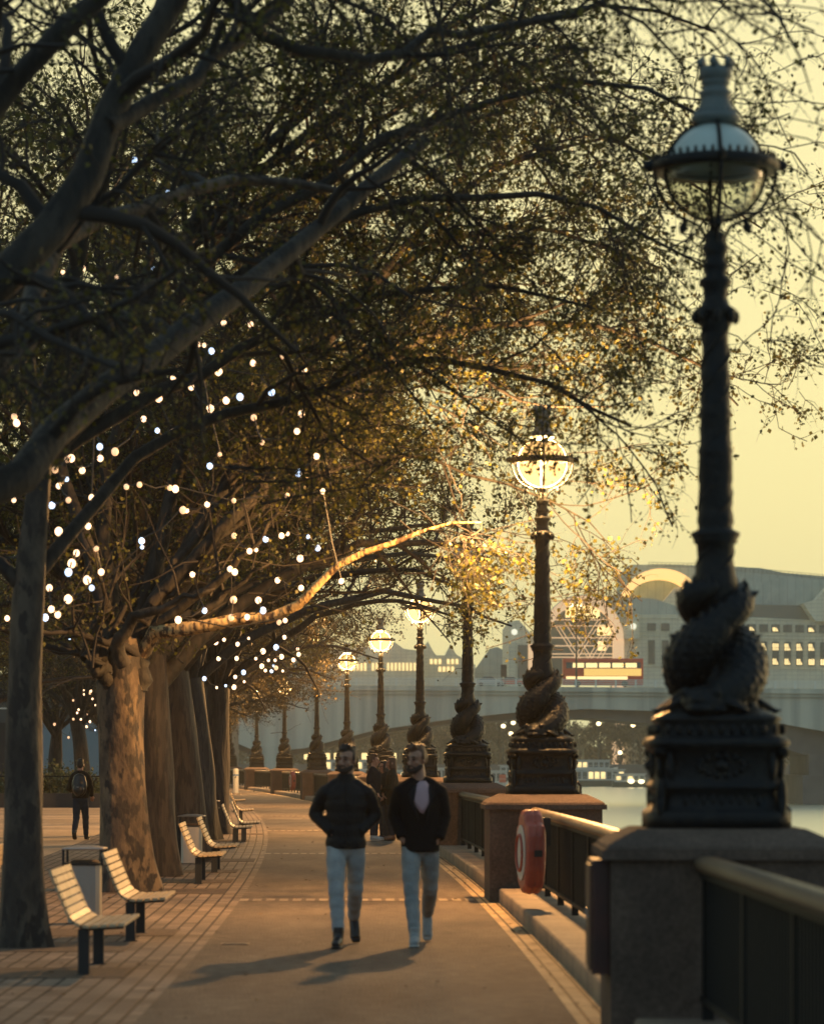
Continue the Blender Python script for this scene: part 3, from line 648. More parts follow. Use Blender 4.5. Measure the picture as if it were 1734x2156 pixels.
def keep0(x, y, z): 
    k = (z > 3.6).astype(float); k[(x > 1.1) & (x < 2.7) & (y < 19.6) & (z < 6.3)] = 0; k[(x > -1.5) & (z < 4.6) & (x < 1.2)] *= .15; return k*(1-.35*np.clip((x-.3)/2, 0, 1))
def keep1(x, y, z):
    h = 4.0+nz_(x, y); k = (z > h).astype(float); k[(x < -2.2) & (z > 2.9)] = .7; return k*(1-.45*np.clip((x-.3)/3, 0, 1))
def keep2(x, y, z):
    n_ = nz_(x, y); k = np.ones(len(x)); k[z < 4.9+n_] = .30; k[z < 4.1+n_] = .16; k[(x > .5) & (z < 4.9+n_)] = .55; k[(x > 2.4) & (z < 4.2+n_)] = .1; k[z < 3.0+.5*n_] = 0
    k[(x < -2.6) & (z > 3.0)] = .5
    k[(x > .9) & (x < 2.35) & (y < 37.9) & (z < 6) & (z > 4.2)] *= .25
    k *= 1-.3*np.clip((x-1.6)/3, 0, 1)
    k[(x > -3.5) & (x < 1.5) & (y > 36.4) & (y < 40) & (z < 5.5)] *= .22
    k[(x > .4) & (x < 2.9) & (z < 4.6) & (z > 2.9)] = .8
    k[(np.hypot(x-1.6, y-37.3) < 1.0) & (z > 4.5) & (z < 6.2)] = 0
    k[(x > -3.5) & (x < .2) & (y < 39.6) & (z < 3.3+np.clip((x+2.4)*.45, 0, 1.2)+.45)] *= .12
    return k
def keepr(cx, cy, a=3.9, b=.32, rm=8.2, extra=False):
    def f(x, y, z):
        r = np.hypot(x-cx, y-cy); lim_ = a+b*r+nz_(x, y)*.9; k = (z > lim_).astype(float)+((z <= lim_) & (z > lim_-1.1))*.22; k[r > rm] = 0
        if extra: k = np.maximum(k, .55*((x > .45) & (x < 2.2) & (z > 2.9+nz_(x, y)) & (z < 6) & (y > 46)))
        return k
    return f
G1 = 'plane trees lining the promenade'
# nearest tree, its trunk outside the frame, its limbs crossing the upper left
t0 = [W(-700, 2600, 19.5), W(-690, 1900, 19.5), W(-680, 1500, 19.5), W(-640, 1250, 19.5)]
t0[0].z = 0
lim = [(vp([(-640, 1300), (-350, 950), (0, 580), (150, 420), (235, 250), (330, 90), (420, -60), (560, -260)], 19.5, 20.5), .17, .07),
       (vp([(-640, 1300), (-300, 1150), (0, 1020), (100, 935), (200, 850), (300, 765), (400, 690), (500, 620), (600, 535), (720, 430), (900, 300)], 19.5, 24), .15, .05),
       (vp([(-640, 1250), (-350, 700), (-100, 330), (0, 205), (80, 130), (200, 0), (330, -120)], 19.5, 19), .12, .06),
       (vp([(-640, 1300), (-200, 1000), (0, 760), (45, 655), (100, 560), (165, 480), (250, 437), (310, 430), (440, 395), (560, 375), (760, 400)], 19.5, 24), .105, .03),
       (vp([(225, 265), (330, 215), (440, 150), (550, 50), (640, -50), (740, -160)], 20, 22), .06, .03),
       (vp([(420, -60), (600, 90), (760, 120), (880, 90), (1100, 60), (1350, -20)], 20.5, 22), .05, .02),
       (vp([(560, -260), (900, -230), (1250, -170), (1500, -90), (1640, 30), (1700, 200)], 20.5, 18.5), .05, .004),
       (vp([(560, -260), (900, -330), (1300, -300), (1600, -200), (1850, -60), (1980, 250)], 20.5, 17.5), .05, .004),
       (vp([(420, -60), (700, -160), (1000, -120), (1250, -10), (1400, 120), (1480, 300)], 20.5, 21.5), .045, .004),
       ]
tree('plane_tree', (t0[0].x, t0[0].y, 0), 11, t0, [.4, .33, .3, .25], lim, M['bark'], per=(9, 9, 6), ln=(2.3, 1.1, .5), lv=3, lsize=.045,
     label='plane tree beyond the left edge, its thick blurred limbs crossing the top left', group=G1, droop=(.05, .09, .12), twigr=.004, keep=keep0, pale={3}, palemat=M['bark_grey'])
# first visible trunk at the left edge
t1 = [W(48, 1996, 27.9), W(47, 1850, 27.9), W(50, 1650, 27.9), W(52, 1450, 27.9), W(60, 1250, 27.9), W(78, 1060, 27.9), W(95, 900, 27.9)]
top = W(95, 900, 27.9); j1 = W(60, 1250, 27.9)
lim = [(vp([(90, 930), (150, 780), (280, 620), (420, 520), (600, 400), (800, 300), (1050, 230)], 27.9, 30), .085, .02),
       (vp([(85, 980), (200, 900), (340, 830), (500, 740), (700, 640), (950, 600), (1250, 640)], 27.9, 29), .075, .015),
       (vp([(62, 1230), (150, 1120), (250, 1000), (400, 900), (600, 850), (850, 760), (1100, 790), (1350, 900)], 27.9, 30), .07, .015),
       (vp([(90, 930), (60, 760), (10, 600), (-100, 400)], 27.9, 30), .08, .03),
       (vp([(90, 900), (130, 700), (170, 500), (230, 300), (320, 60), (420, -200)], 27.9, 27), .09, .03),
       (vp([(90, 930), (260, 700), (450, 420), (650, 230), (900, 60), (1200, -60)], 27.9, 30), .085, .02),
       (vp([(85, 980), (300, 760), (600, 520), (900, 430), (1200, 420), (1480, 560)], 27.9, 28), .08, .012),
       (vp([(85, 980), (350, 640), (700, 360), (1050, 200), (1350, 180), (1600, 330)], 27.9, 27.5), .08, .012),
       (vp([(60, 1250), (-40, 1150), (-150, 1000), (-300, 900)], 27.9, 28), .07, .02),
       (vp([(95, 900), (400, 500), (800, 180), (1200, 20), (1500, 60)], 27.9, 31), .08, .012)]
tree('plane_tree', (t1[0].x, t1[0].y, 0), 21, t1, [.2, .185, .165, .15, .14, .12, .09], lim, M['bark_grey'], per=(12, 12, 9), ln=(2.6, 1.3, .5), lv=5, lsize=.048,
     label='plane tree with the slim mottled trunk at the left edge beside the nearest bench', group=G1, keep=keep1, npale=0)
# big tree with the lit trunk and the golden limb
t2 = [W(266, 1878, 39.7), W(262, 1780, 39.7), W(258, 1650, 39.7), W(254, 1520, 39.7), W(256, 1420, 39.7), W(266, 1340, 39.7)]
lim = [(vp([(298, 1385), (322, 1332), (380, 1329), (450, 1322), (540, 1306), (600, 1285), (650, 1258), (685, 1205), (740, 1168), (800, 1146), (860, 1118), (940, 1100), (1010, 1110)], 39.7, 38.2), .105, .012),
       (vp([(288, 1450), (300, 1390), (312, 1330), (325, 1250), (345, 1180), (370, 1110), (390, 1040)], 39.7, 39.5), .15, .05),
       (vp([(262, 1400), (245, 1360), (262, 1320), (320, 1290), (390, 1262), (480, 1230), (560, 1190), (660, 1120), (800, 1000), (1000, 960)], 39, 38), .10, .02),
       (vp([(230, 1440), (200, 1400), (140, 1370), (90, 1362), (30, 1340)], 39.5, 38.5), .10, .06),
       (vp([(225, 1420), (200, 1340), (170, 1290), (120, 1250), (60, 1130)], 39.5, 39), .11, .05),
       (vp([(250, 1420), (228, 1300), (225, 1180), (215, 1040), (240, 900), (300, 700)], 39.7, 41), .13, .05),
       (vp([(262, 1380), (320, 1290), (420, 1110), (560, 980), (760, 860), (1000, 820), (1280, 860), (1430, 980)], 39.7, 40), .12, .014),
       (vp([(262, 1380), (330, 1260), (440, 1080), (560, 860), (720, 650), (900, 520), (1150, 480), (1400, 560)], 39.7, 41), .12, .014),
       (vp([(262, 1380), (320, 1200), (380, 950), (470, 700), (640, 420), (860, 200), (1100, 100)], 39.7, 42), .12, .02),
       (vp([(312, 1330), (450, 1270), (600, 1160), (780, 1090), (980, 1060), (1150, 1110)], 39.7, 38.4), .08, .012),
       (vp([(312, 1330), (480, 1200), (680, 1000), (900, 900), (1150, 920), (1350, 1050)], 39.7, 37.5), .09, .012),
       (vp([(320, 1270), (560, 1020), (800, 760), (1050, 680), (1330, 700), (1560, 850)], 39.7, 38.5), .1, .012),
       (vp([(420, 1110), (700, 700), (1000, 380), (1300, 300), (1600, 480)], 40, 41), .08, .012),
       (vp([(225, 1300), (150, 1050), (80, 800), (0, 600), (-150, 450)], 39.7, 42), .1, .03),
       (vp([(266, 1340), (480, 1150), (760, 1020), (980, 1060), (1110, 1120), (1200, 1210)], 39.7, 39.2), .055, .005),
       (vp([(266, 1340), (520, 1090), (820, 960), (1040, 1010), (1230, 1090), (1300, 1180)], 39.7, 39.4), .055, .005)]
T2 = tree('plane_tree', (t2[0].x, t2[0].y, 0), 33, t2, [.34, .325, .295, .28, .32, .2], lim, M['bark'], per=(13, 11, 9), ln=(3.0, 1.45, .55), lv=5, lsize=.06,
     label='big plane tree with a gold lit trunk and a glowing orange limb over the path', group=G1, keep=keep2, npale=1, palemat=M['bark_lamplit'], nocut={15, 16})
t3 = [W(338, 1845, 45), W(330, 1700, 45), W(322, 1500, 45), W(318, 1380, 45)]
tree('plane_tree', (t3[0].x, t3[0].y, 0), 41, t3, [.28, .27, .25, .22], [(vp([(318, 1390), (480, 1280), (720, 1180), (900, 1170), (1010, 1220), (1060, 1290)], 45, 51), .08, .008), (vp([(318, 1390), (520, 1240), (760, 1120), (980, 1110), (1080, 1190)], 45, 50), .08, .008)]+auto_limbs(5, W(318, 1390, 45), 11, 5.8, 12.5, .2, r0=.13), M['bark2'], per=(11, 10, 8), lv=3, lsize=.065,
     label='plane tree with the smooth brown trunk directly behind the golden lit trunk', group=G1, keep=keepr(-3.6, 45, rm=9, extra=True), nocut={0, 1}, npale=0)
# two prototypes copied down the promenade and across the plaza
def proto(seed, n, bark, lab, base, r0=.12, trunk_r=(.36, .33, .31, .27), h=3.4, rad=6.2, hm=14, lv=4, leafm=None, per=(11, 10, 8), lean=0, ls=.08, ka=3.9, kb=.32):
    bz = Vector(base)
    tk = [bz, bz+Vector((lean*.2, 0, h*.35)), bz+Vector((lean*.5, 0, h*.7)), bz+Vector((lean, 0, h))]
    return tree('plane_tree', base, seed, tk, trunk_r, auto_limbs(seed, bz+Vector((lean, 0, h)), n, rad, hm, r0=r0), bark, per=per, ln=(3.0, 1.5, .7), lv=lv, lsize=ls, label=lab, group=G1, leafm=leafm, keep=keepr(base[0], base[1], ka, kb))
pA = proto(51, 11, M['bark2'], 'plane tree with the dark furrowed trunk beside the third bench', (W(392, 1813, 51.6).x, 51.6, 0), lean=-.3)
pB = proto(62, 12, M['bark2'], 'plane tree with the dark trunk and cable, beyond the third and fourth benches', (W(424, 1769, 65).x, 65, 0), lean=-.25, rad=6.6, per=(12, 10, 7))
pC = proto(73, 11, M['bark2'], 'plane tree with the reddish brown trunk and pale branch at the farthest benches', (W(450, 1757, 70.5).x, 70.5, 0), leafm=M['leaf2'], rad=6.0, lean=.1)
def put(src, x, z, rz, lab, s=1, grp=G1):
    o = copy_tree(src); o.location = (x, z, 0); o.rotation_euler = (0, 0, rz); o.scale = (s, s, s*rnd.uniform(.92, 1.08)); tag(o, lab, 'tree', grp); return o
rowl = ['plane tree of the promenade row just beyond the farthest brown trunk','plane tree of the row opposite the sixth lamp','plane tree of the row opposite the seventh lamp','plane tree overhanging the lit lamp above the far lifebuoy','plane tree overhanging the farthest lit lamps','plane tree at the far end of the promenade row','plane tree behind the far end of the promenade']
for i, (z, off) in enumerate([(86, -5.6), (103, -5.5), (120, -5.4), (140, -5.3), (160, -5.6), (184, -5.4), (196, -5.5)]):
    p = along(z, off)
    if i == 2: pD = proto(84, 13, M['bark2'], rowl[i], (p.x, p.y, 0), leafm=M['leaf2'], rad=6.8, hm=12, ka=3.1, kb=.22, per=(12, 11, 8), lv=4, ls=.09); continue
    put((pC, pB)[i] if i < 2 else pD, p.x, p.y, 1.3*i+.4, rowl[i], .95)
G2 = 'plane trees standing on the plaza at the left'
for i, (x, z, s, lab) in enumerate([(-9.5, 44, 1, 'plaza plane tree at the far left behind the first trunk'), (-12.5, 66, 1.05, 'plaza plane tree left of the man with the backpack'), (-15.2, 104, 1, 'plaza tree rising behind the low dark wall at the left'),
        (-13.6, 128, 1, 'plaza tree strung with tiny lights behind the hedge'), (-16.2, 140, .95, 'thin plaza tree behind the hedge, left of the lights'), (-14.9, 150, 1, 'plaza tree before the blue grey wall'), (-12.6, 160, .95, 'plaza tree right of the blue grey wall'), (-21, 125, 1.1, 'plaza tree beside the dark building at the left edge'),
        (-16, 185, 1.1, 'remote plaza tree between the far trunks'), (-20, 205, 1.2, 'remote plaza tree behind the others at far left'), (-24, 160, 1.2, 'plaza tree in front of the remote left building')]):
    put((pB, pA, pB, pA)[i % 4], x, z, 2.1*i, lab, s, G2)
# soil squares round the trees
for i, (x, z) in enumerate([(-3.45, 27.9), (-3.3, 39.7), (-3.55, 52), (-4.3, 64.6), (-4.3, 70.5), (-2.95, 24.5), (-3.0, 30.2), (-3.2, 43), (-3.35, 46.8)]):
    hw = (.9, .75) if i < 5 else (.7, .6)
    b = MB(); b.bx(-hw[0], hw[0], -hw[1], hw[1], -.05, .004); o = b.build('soil_ground', M['soil']); o.location = (x, z, 0); o.rotation_euler = (0, 0, yaw(z)); tag(o, kind='structure')
# ------------------------------------------------------------------ strings of bulbs in the trees
WARM = [(139,87),(575,127),(668,151),(730,64),(920,38),(805,104),(885,194),(952,160),(605,238),(697,320),(400,254),(285,408),(300,404),(422,404),(232,452),(346,455),(247,520),(288,580),(386,570),(532,524),(587,515),(715,528),(738,533),(770,622),(786,624),(925,387),(1103,337),(1270,215),(1250,290),(1208,562),(1358,543),(984,582),(872,598),(371,690),(247,712),(405,785),(322,803),(302,847),(367,917),(426,883),(208,950),(140,990),(287,997),(216,1040),(243,1063),(30,1078),(58,580),(810,893),(968,870),(988,883),(1050,795),(1078,790),(1185,730),(1210,722),(1263,826),(1267,950),(1168,918),(983,1000),(1087,1002),(750,1085),(973,1075),(1040,1073),(868,1170),(908,1178),(943,1168),(1047,1162),(1000,1187),(718,1190),(750,1223),(920,1248),(996,1247),(1077,1248),(1107,1217),(1253,1207),(1257,1230),(1235,1253),(1185,1240),(1158,1255),(1130,1255),(1102,1280),(1117,1298),(1162,1287),(1190,1300),(990,1325),(1028,1345),(912,1370),(985,1368),(1197,1158),(1200,1087),(1175,1095),(1280,28),(1065,3),(1332,395),(60,228),(70,255),(985,730),(1068,232),(728,292),(484,376),(1436,922)]
COOL = [(662,287),(883,436),(1257,465),(280,492),(218,602),(598,778),(596,752),(1143,125),(1010,145),(1118,745),(1337,782),(175,937),(190,1075),(386,950),(288,884),(293,1162),(861,1046),(1107,1045),(1162,1200),(1025,1306),(1143,1300),(1152,1278),(860,1332),(950,1362),(420,355),(1298,735)]
W2 = [(345,933),(265,1145),(348,1128),(490,1160),(215,1278),(345,1318),(242,1435),(410,1422),(942,1360),(1055,1365),(938,1325),(832,1450),(860,1453),(1188,1502)]
C2 = [(565,672),(708,813),(645,1130),(1085,1315),(380,880),(890,1478),(800,1045)]
W3 = [(997,180),(1080,188),(1072,213),(870,300),(1135,357),(935,410),(917,448),(1038,465),(872,523),(962,525),(1070,553),(1030,612),(648,585),(815,740),(1000,228),(1100,283)]
bl = [(.5*x, 763+.5*y, 0) for x, y in WARM]+[(.5*x, 763+.5*y, 1) for x, y in COOL]+[(.5*x, .5*y, 0) for x, y in W2]+[(.5*x, .5*y, 1) for x, y in C2]
M['bulb_warm'] = mat('warm_bulb', (.8,.7,.5), .4, emit=(1, .62, .36), estr=3.2)
M['bulb_cool'] = mat('cool_bulb', (.7,.8,.9), .4, emit=(.55, .72, 1), estr=2.6)
M['cable'] = mat('black_cable', (.015,.015,.015), .6)
groups = {
 'a': ('highest string of bulbs, over the thick blurred limbs at upper left', lambda x, y: y < 700, 33),
 'b': ('string of bulbs in the dark crown at mid height right of the first trunk', lambda x, y: x >= 220 and 700 <= y < 1000, 35),
 'c': ('string of bulbs hanging around the upper part of the leftmost trunk', lambda x, y: x < 220 and 700 <= y < 1150, 31),
 'd': ('cluster string of big bulbs low on the leftmost trunk', lambda x, y: x < 240 and 1150 <= y < 1300, 31),
 'e': ('string of bulbs in the crown just above the golden limb', lambda x, y: y < 1310 and y >= 1000, 37.5),
 'f': ('string of small bulbs hanging below the golden limb', lambda x, y: y >= 1310 and y < 1392, 55),
 'g': ('lowest dense string of small bulbs leading towards the far lit lamps', lambda x, y: y >= 1392, 62)}
used = set(); br = random.Random(5)
bm_ = {}
def bulbs(gid, lab, pts, dep, rad, spread):
    pts = list(pts); root = empty('light_string', W(pts[0][0], pts[0][1], dep)); tag(root, lab, 'string lights', 'strings of bulbs in the plane trees')
    inv = root.location.copy(); chain = [pts.pop(0)]
    while pts:
        c = chain[-1]; k = min(range(len(pts)), key=lambda q: math.dist(pts[q][:2], c[:2])); chain.append(pts.pop(k))
    key = round(rad, 3)
    if key not in bm_:
        b = MB(); b.ell((0,0,0), (rad, rad, rad*1.15), nu=12, nv=8); bm_[key] = (b.mesh('bulb'), b.mesh('bulb'), b.mesh('bulb'))
    path = []; D = dep
    for x, y, c in chain:
        D = min(max(D+br.uniform(-.5, .5), dep-spread), dep+spread)
        p = W(x, y, D)-inv; s = br.choice((.7, .85, 1, 1, 1.15, 1.3)) if rad > .03 else 1
        mt = 1 if c else (2 if br.random() < .25 else 0)
        o = link('bulb', bm_[key][mt], M[('bulb_warm', 'bulb_cool', 'bulb_dim')[mt]], root, True); o.location = p; o.scale = (s, s, s)
        if path:
            m_ = (path[-1]+p)/2; m_.z -= .12*min(1, (p-path[-1]).length/1.5); path.append(m_)
        path.append(p+Vector((0, 0, rad)))
    b = MB(); b.tube(path, .009, 4); b.build('cable', M['cable'], root)
M['bulb_dim'] = mat('dim_warm_bulb', (.8,.7,.5), .4, emit=(1, .55, .28), estr=1.3)
for k, (lab, fn, dep) in groups.items():
    pts = [p for p in bl if p not in used and fn(p[0], p[1])]; used |= set(pts)
    bulbs(k, lab, sorted(pts), dep, .031 if dep < 50 else .036, 1.5)
bulbs('h', 'remote string of tiny lights in the trees above the man with the backpack', sorted([(.177*x, 1421.9+.177*y, 0) for x, y in W3]+[(200.3, 1537.8, 1)]), 124, .04, 2)
# ------------------------------------------------------------------ people
M['skin'] = mat('skin', (.36,.19,.12), .5, col2=(.30,.15,.095), scale=12)
M['hair_dark'] = mat('dark_hair', (.016,.011,.009), .55, bump=.8, bscale=90)
M['hair_brown'] = mat('brown_hair', (.085,.034,.014), .5, bump=.8, bscale=90)
M['beard'] = mat('beard_hair', (.025,.014,.010), .8, bump=.6, bscale=120)
M['puffer'] = mat('black_puffer_fabric', (.004,.007,.010), .6, bump=.5, bscale=22, spec=.2)
M['blazer'] = mat('charcoal_wool', (.004,.006,.009), .9, bump=.4, bscale=20, spec=.1)
M['lapel'] = mat('lapel_wool', (.010,.013,.018), .9, spec=.1)
M['pink'] = mat('pink_cotton', (.40,.27,.30), .8, bump=.2, bscale=60)
M['denim'] = mat('light_blue_denim', (.26,.28,.29), .85, col2=(.34,.36,.36), scale=6, bump=1, bscale=11, spec=.2)
M['denim2'] = mat('teal_blue_denim', (.20,.22,.225), .85, col2=(.28,.30,.30), scale=6, bump=1, bscale=11, spec=.2)
M['darkdenim'] = mat('dark_denim', (.018,.026,.042), .85, spec=.15)
M['boot'] = mat('black_leather', (.010,.010,.011), .35)
M['sneaker'] = mat('grey_mesh_shoe', (.24,.27,.28), .6, col2=(.32,.34,.33), scale=30)
M['sole'] = mat('white_rubber', (.45,.45,.42), .6)
M['olive'] = mat('olive_cloth', (.022,.018,.014), .9, spec=.15)
M['navy'] = mat('navy_cloth', (.006,.008,.013), .9, spec=.15)
M['brownshoe'] = mat('brown_shoe', (.16,.08,.045), .6)
M['eyew'] = mat('eye', (.05,.035,.03), .2)
V3 = Vector
def person(loc, yaw_, label, J, top, legs, shoe, hair, vox=.011, jr=1.0, coat_hem=.90, quilt=False, beard=False, longhair=False, group=None, skirt=0):
    root = empty('person', loc, yaw_); tag(root, label, 'person', group)
    r_ = random.Random(len(label)); g = {k: V3(v) for k, v in J.items() if isinstance(v, tuple)}
    H = g['head']; hy = J.get('hy', 0); Mh = Euler((J.get('hp', 0), J.get('hr', 0), hy)).to_matrix()
    def hp(x, y, z): return H + Mh @ V3((x, y, z))
    pel = (g['hipL']+g['hipR'])/2; ch = (g['shL']+g['shR'])/2
    b = MB()   # the body, one continuous surface
    b.tube([pel+V3((0,0,-.06)), pel+V3((0,0,.1)), ch+V3((0,0,-.15)), ch+V3((0,0,.0))], [.1,.105,.115,.08], 14, .75, up=(0,1,0))
    b.tube([ch+V3((0,0,-.06)), ch+V3((0,.0,.06)), hp(0,.015,-.04)], [.08,.062,.060], 12)
    for s in 'LR':
        b.tube([g['hip'+s], (g['hip'+s]+g['kn'+s])/2, g['kn'+s], (g['kn'+s]*.6+g['an'+s]*.4), g['an'+s]], [.08,.07,.05,.05,.034], 10)
        b.tube([ch.lerp(g['sh'+s],.3), g['sh'+s], g['el'+s], g['wr'+s]], [.05,.048,.036,.026], 10)
        w_ = g['wr'+s]; dr = (w_-g['el'+s]).normalized(); hd = dr if 'pocket' not in J else V3((.75 if s == 'L' else -.75, .45, -.5)).normalized(); side = dr.cross(V3((0,0,1))).normalized()
        pc = w_+hd*.05; b.ell(pc, (.038,.022,.048), (0, 0, 0), 10, 6)
        for q, l in enumerate((.065,.075,.07,.055)):
            o_ = side*(.03-.019*q); a_ = w_+hd*.08+o_; b.tube([a_, a_+hd*l*.5, a_+hd*l*.8+V3((0,-.012,-.01)), a_+hd*l*.9+V3((0,-.02,-.015))], [.0095,.009,.008,.006], 6)
        b.tube([w_+hd*.03+side*.035, w_+hd*.06+side*.055, w_+hd*.085+side*.05], [.011,.010,.007], 6)
    b.ell(hp(0,.012,.035), (.074,.094,.088)); b.ell(hp(0,-.012,-.045), (.058,.068,.072)); b.ell(hp(0,-.055,-.095), (.03,.028,.022))
    b.tube([hp(0,-.078,.025), hp(0,-.102,-.012), hp(0,-.108,-.026), hp(0,-.085,-.034)], [.012,.015,.018,.012], 8)
    for s in (-1, 1):
        b.ell(hp(s*.03,-.075,.036), (.026,.016,.009)); b.ell(hp(s*.042,-.058,-.022), (.022,.02,.018)); b.ell(hp(s*.077,.01,-.005), (.012,.02,.032))
    b.ell(hp(0,-.083,-.062), (.026,.012,.010))
    b.fuse('body', M['skin'], root, min(vox, .009), 2)
    if vox < .013:
        for s in (-1, 1):
            e = MB(); e.ell(hp(s*.031,-.079,.014), (.015,.010,.007)); e.build('eye', M['eyew'], root, True)
            e = MB(); e.tube([hp(s*.012,-.092,.034), hp(s*.03,-.092,.040), hp(s*.052,-.076,.033)], [.005,.007,.003], 6); e.build('eyebrow', M['beard'], root, True)
    h = MB(); h.ell(hp(0,.034,.062), (.081,.092,.078)); h.ell(hp(0,.062,.02), (.076,.060,.088)); h.ell(hp(0,-.035,.105), (.058,.042,.03)); 
    if longhair:
        h.ell(hp(0,.05,-.08), (.085,.07,.16)); h.ell(hp(.055,.0,-.02), (.03,.06,.12)); h.ell(hp(-.055,.0,-.02), (.03,.06,.12)); h.tube([hp(0,.06,-.1), hp(0,.07,-.28)], [.09,.06], 12, .6)
    else:
        for q in range(26):
            x = r_.uniform(-.055,.055); y = r_.uniform(-.065,.08); h.ell(hp(x, y, .128+.012*r_.random()-.6*x*x*4-max(0,y)*.15), (.022,.022,.022), nu=8, nv=5)
        for s in (-1, 1): h.ell(hp(s*.066,.03,.03), (.014,.05,.05)); h.ell(hp(s*.070,-.012,.03), (.008,.02,.035))
    h.fuse('hair', hair, root, vox*.8, 2)
    if beard:
        h = MB()
        h.tube([hp(s_*.068*math.cos(t), -.005-.07*math.sin(t), -.05-.04*math.sin(t)) for s_, t in [(-1, 0)]]+[hp(-.068*math.cos(t), -.01-.068*math.sin(t), -.045-.045*math.sin(t)) for t in [i*PI/12 for i in range(1, 12)]]+[hp(.068, -.005, -.05)], [.015]+[.024]*11+[.015], 8)
        h.ell(hp(0,-.062,-.098), (.045,.034,.026)); h.tube([hp(-.033,-.082,-.062), hp(-.025,-.095,-.046), hp(.025,-.095,-.046), hp(.033,-.082,-.062)], .008, 6)
        h.fuse('beard', M['beard'], root, vox*.7, 2)
    # trousers
    t = MB(); t.ell(pel+V3((0,.01,-.01)), (.148,.105,.13)); 
    for s in 'LR':
        A, B_, C_ = g['hip'+s], g['kn'+s], g['an'+s]; P_ = []; Rr = []
        for i in range(21):
            u = i/20; P_.append(A.lerp(B_, u/.48) if u < .48 else B_.lerp(C_, (u-.48)/.52))
            base = np.interp(u, [0,.2,.44,.52,.7,.9,1], [.088,.09,.073,.070,.068,.058,.056]); Rr.append(base*(1+(.075*math.sin(i*2.1+r_.random())) * (1 if u > .3 else .4)))
        t.tube(P_, Rr, 14)
    t.fuse('trousers', legs, root, vox, 3)
    # footwear
    for s in 'LR':
        a_, to = g['an'+s], g['toe'+s]; hl = J['heel'+s]; hl = V3(hl)
        q = MB(); q.ell(hl+V3((0,0,.045)), (.042,.045,.045)); q.tube([a_+V3((0,0,.06)), a_, hl.lerp(to,.12)+V3((0,0,.05))], [.053,.052,.05], 12)
        q.tube([hl.lerp(to,.05)+V3((0,0,.05)), hl.lerp(to,.35)+V3((0,0,.055)), hl.lerp(to,.65)+V3((0,0,.043)), hl.lerp(to,.95)+V3((0,0,.035))], [.045,.05,.05,.035], 12, .8)
        so_ = q.fuse('shoe', shoe[0], root, vox, 2)
        q = MB(); q.tube([hl+(hl-to).normalized()*.03+V3((0,0,.01)), hl.lerp(to,.4)+V3((0,0,.01)), hl.lerp(to,.8)+V3((0,0,.01)), to+V3((0,0,.012))], [.036,.044,.05,.034], 12, .3); q.build('sole', shoe[1], so_, True)
    # jacket or coat
    j = MB(); rings = []; n = 46; lo = coat_hem
    for i in range(n+1):
        u = i/n; z = lo+(ch.z+.085-lo)*u; c = pel.lerp(ch, min(max((z-pel.z)/(ch.z-pel.z), 0), 1)); 
        rx = np.interp(u, [0,.12,.35,.65,.82,.93,1], [.180,.182,.160,.190,.205,.155,.085])*jr; ry = np.interp(u, [0,.3,.7,.9,1], [.135,.13,.145,.12,.075])*jr
        if quilt: k_ = 1+.055*abs(math.sin(u*PI*5.5))-.02; rx *= k_; ry *= k_
        if skirt: rx *= 1+skirt*(1-u)*.3
        rings.append([(c.x+rx*math.cos(a), c.y+ry*math.sin(a), z) for a in [2*PI*q/28 for q in range(28)]])
    j.loft(rings)
    j.tube([ch+V3((0,0,.0)), ch+V3((0,.0,.08)), ch+V3((0,-.005,.165 if quilt else .09))], [.11,.088,.078 if quilt else .074], 14)
    j.tube([ch+V3((-.17*jr,0,.01)), ch+V3((-.09*jr,.01,.055)), ch+V3((0,.015,.085)), ch+V3((.09*jr,.01,.055)), ch+V3((.17*jr,0,.01))], [.055,.068,.075,.068,.055], 12)
    for s in 'LR':
        A = g['sh'+s]; E = g['el'+s]; Wp = g['wr'+s]; P_ = []; Rr = []
        for i in range(25):
            u = i/24; p = A.lerp(E, u/.5) if u < .5 else E.lerp(Wp, (u-.5)/.5)
            if i == 12: p = E.copy()
            P_.append(p); base = np.interp(u, [0,.15,.45,.55,.85,1], [.066,.074,.062,.062,.054,.048])*jr
            Rr.append(base*(1+(.07*abs(math.sin(i*.8)) if quilt else .03*math.sin(i*1.7))))
        j.ell(A+V3((0,0,-.012)), (.072*jr,.08*jr,.07*jr)); j.tube(P_, Rr, 14)
    jk = j.fuse('jacket' if coat_hem > .8 else 'coat', top, root, vox, 3)
    return root
# the man in the puffer jacket
J1 = dict(hipL=(-.09,0,.93), knL=(-.082,-.18,.49), anL=(-.062,-.30,.13), heelL=(-.062,-.29,.005), toeL=(-.085,-.52,.005),
          hipR=(.09,0,.93), knR=(.085,.12,.50), anR=(.062,.46,.235), heelR=(.06,.50,.20), toeR=(.085,.38,.0),
          shL=(-.185,0,1.405), shR=(.185,0,1.405), elL=(-.285,.10,1.20), wrL=(-.125,-.075,1.035), elR=(.265,.10,1.19), wrR=(.12,-.075,1.035), head=(.01,-.02,1.685), hy=R(-28), hp=R(3), pocket=1)
m1 = person((-.60, 28.05, 0), 0, 'dark haired bearded man walking in a black puffer jacket, light jeans and black boots', J1, M['puffer'], M['denim'], (M['boot'], M['boot']), M['hair_dark'], quilt=True, beard=True, coat_hem=.885)
zp = MB(); zp.tube([(0, -.150-.012*math.sin(u*PI), .91+.56*u) for u in [i/10 for i in range(11)]], .006, 6); zp.build('zip', M['lapel'], m1)
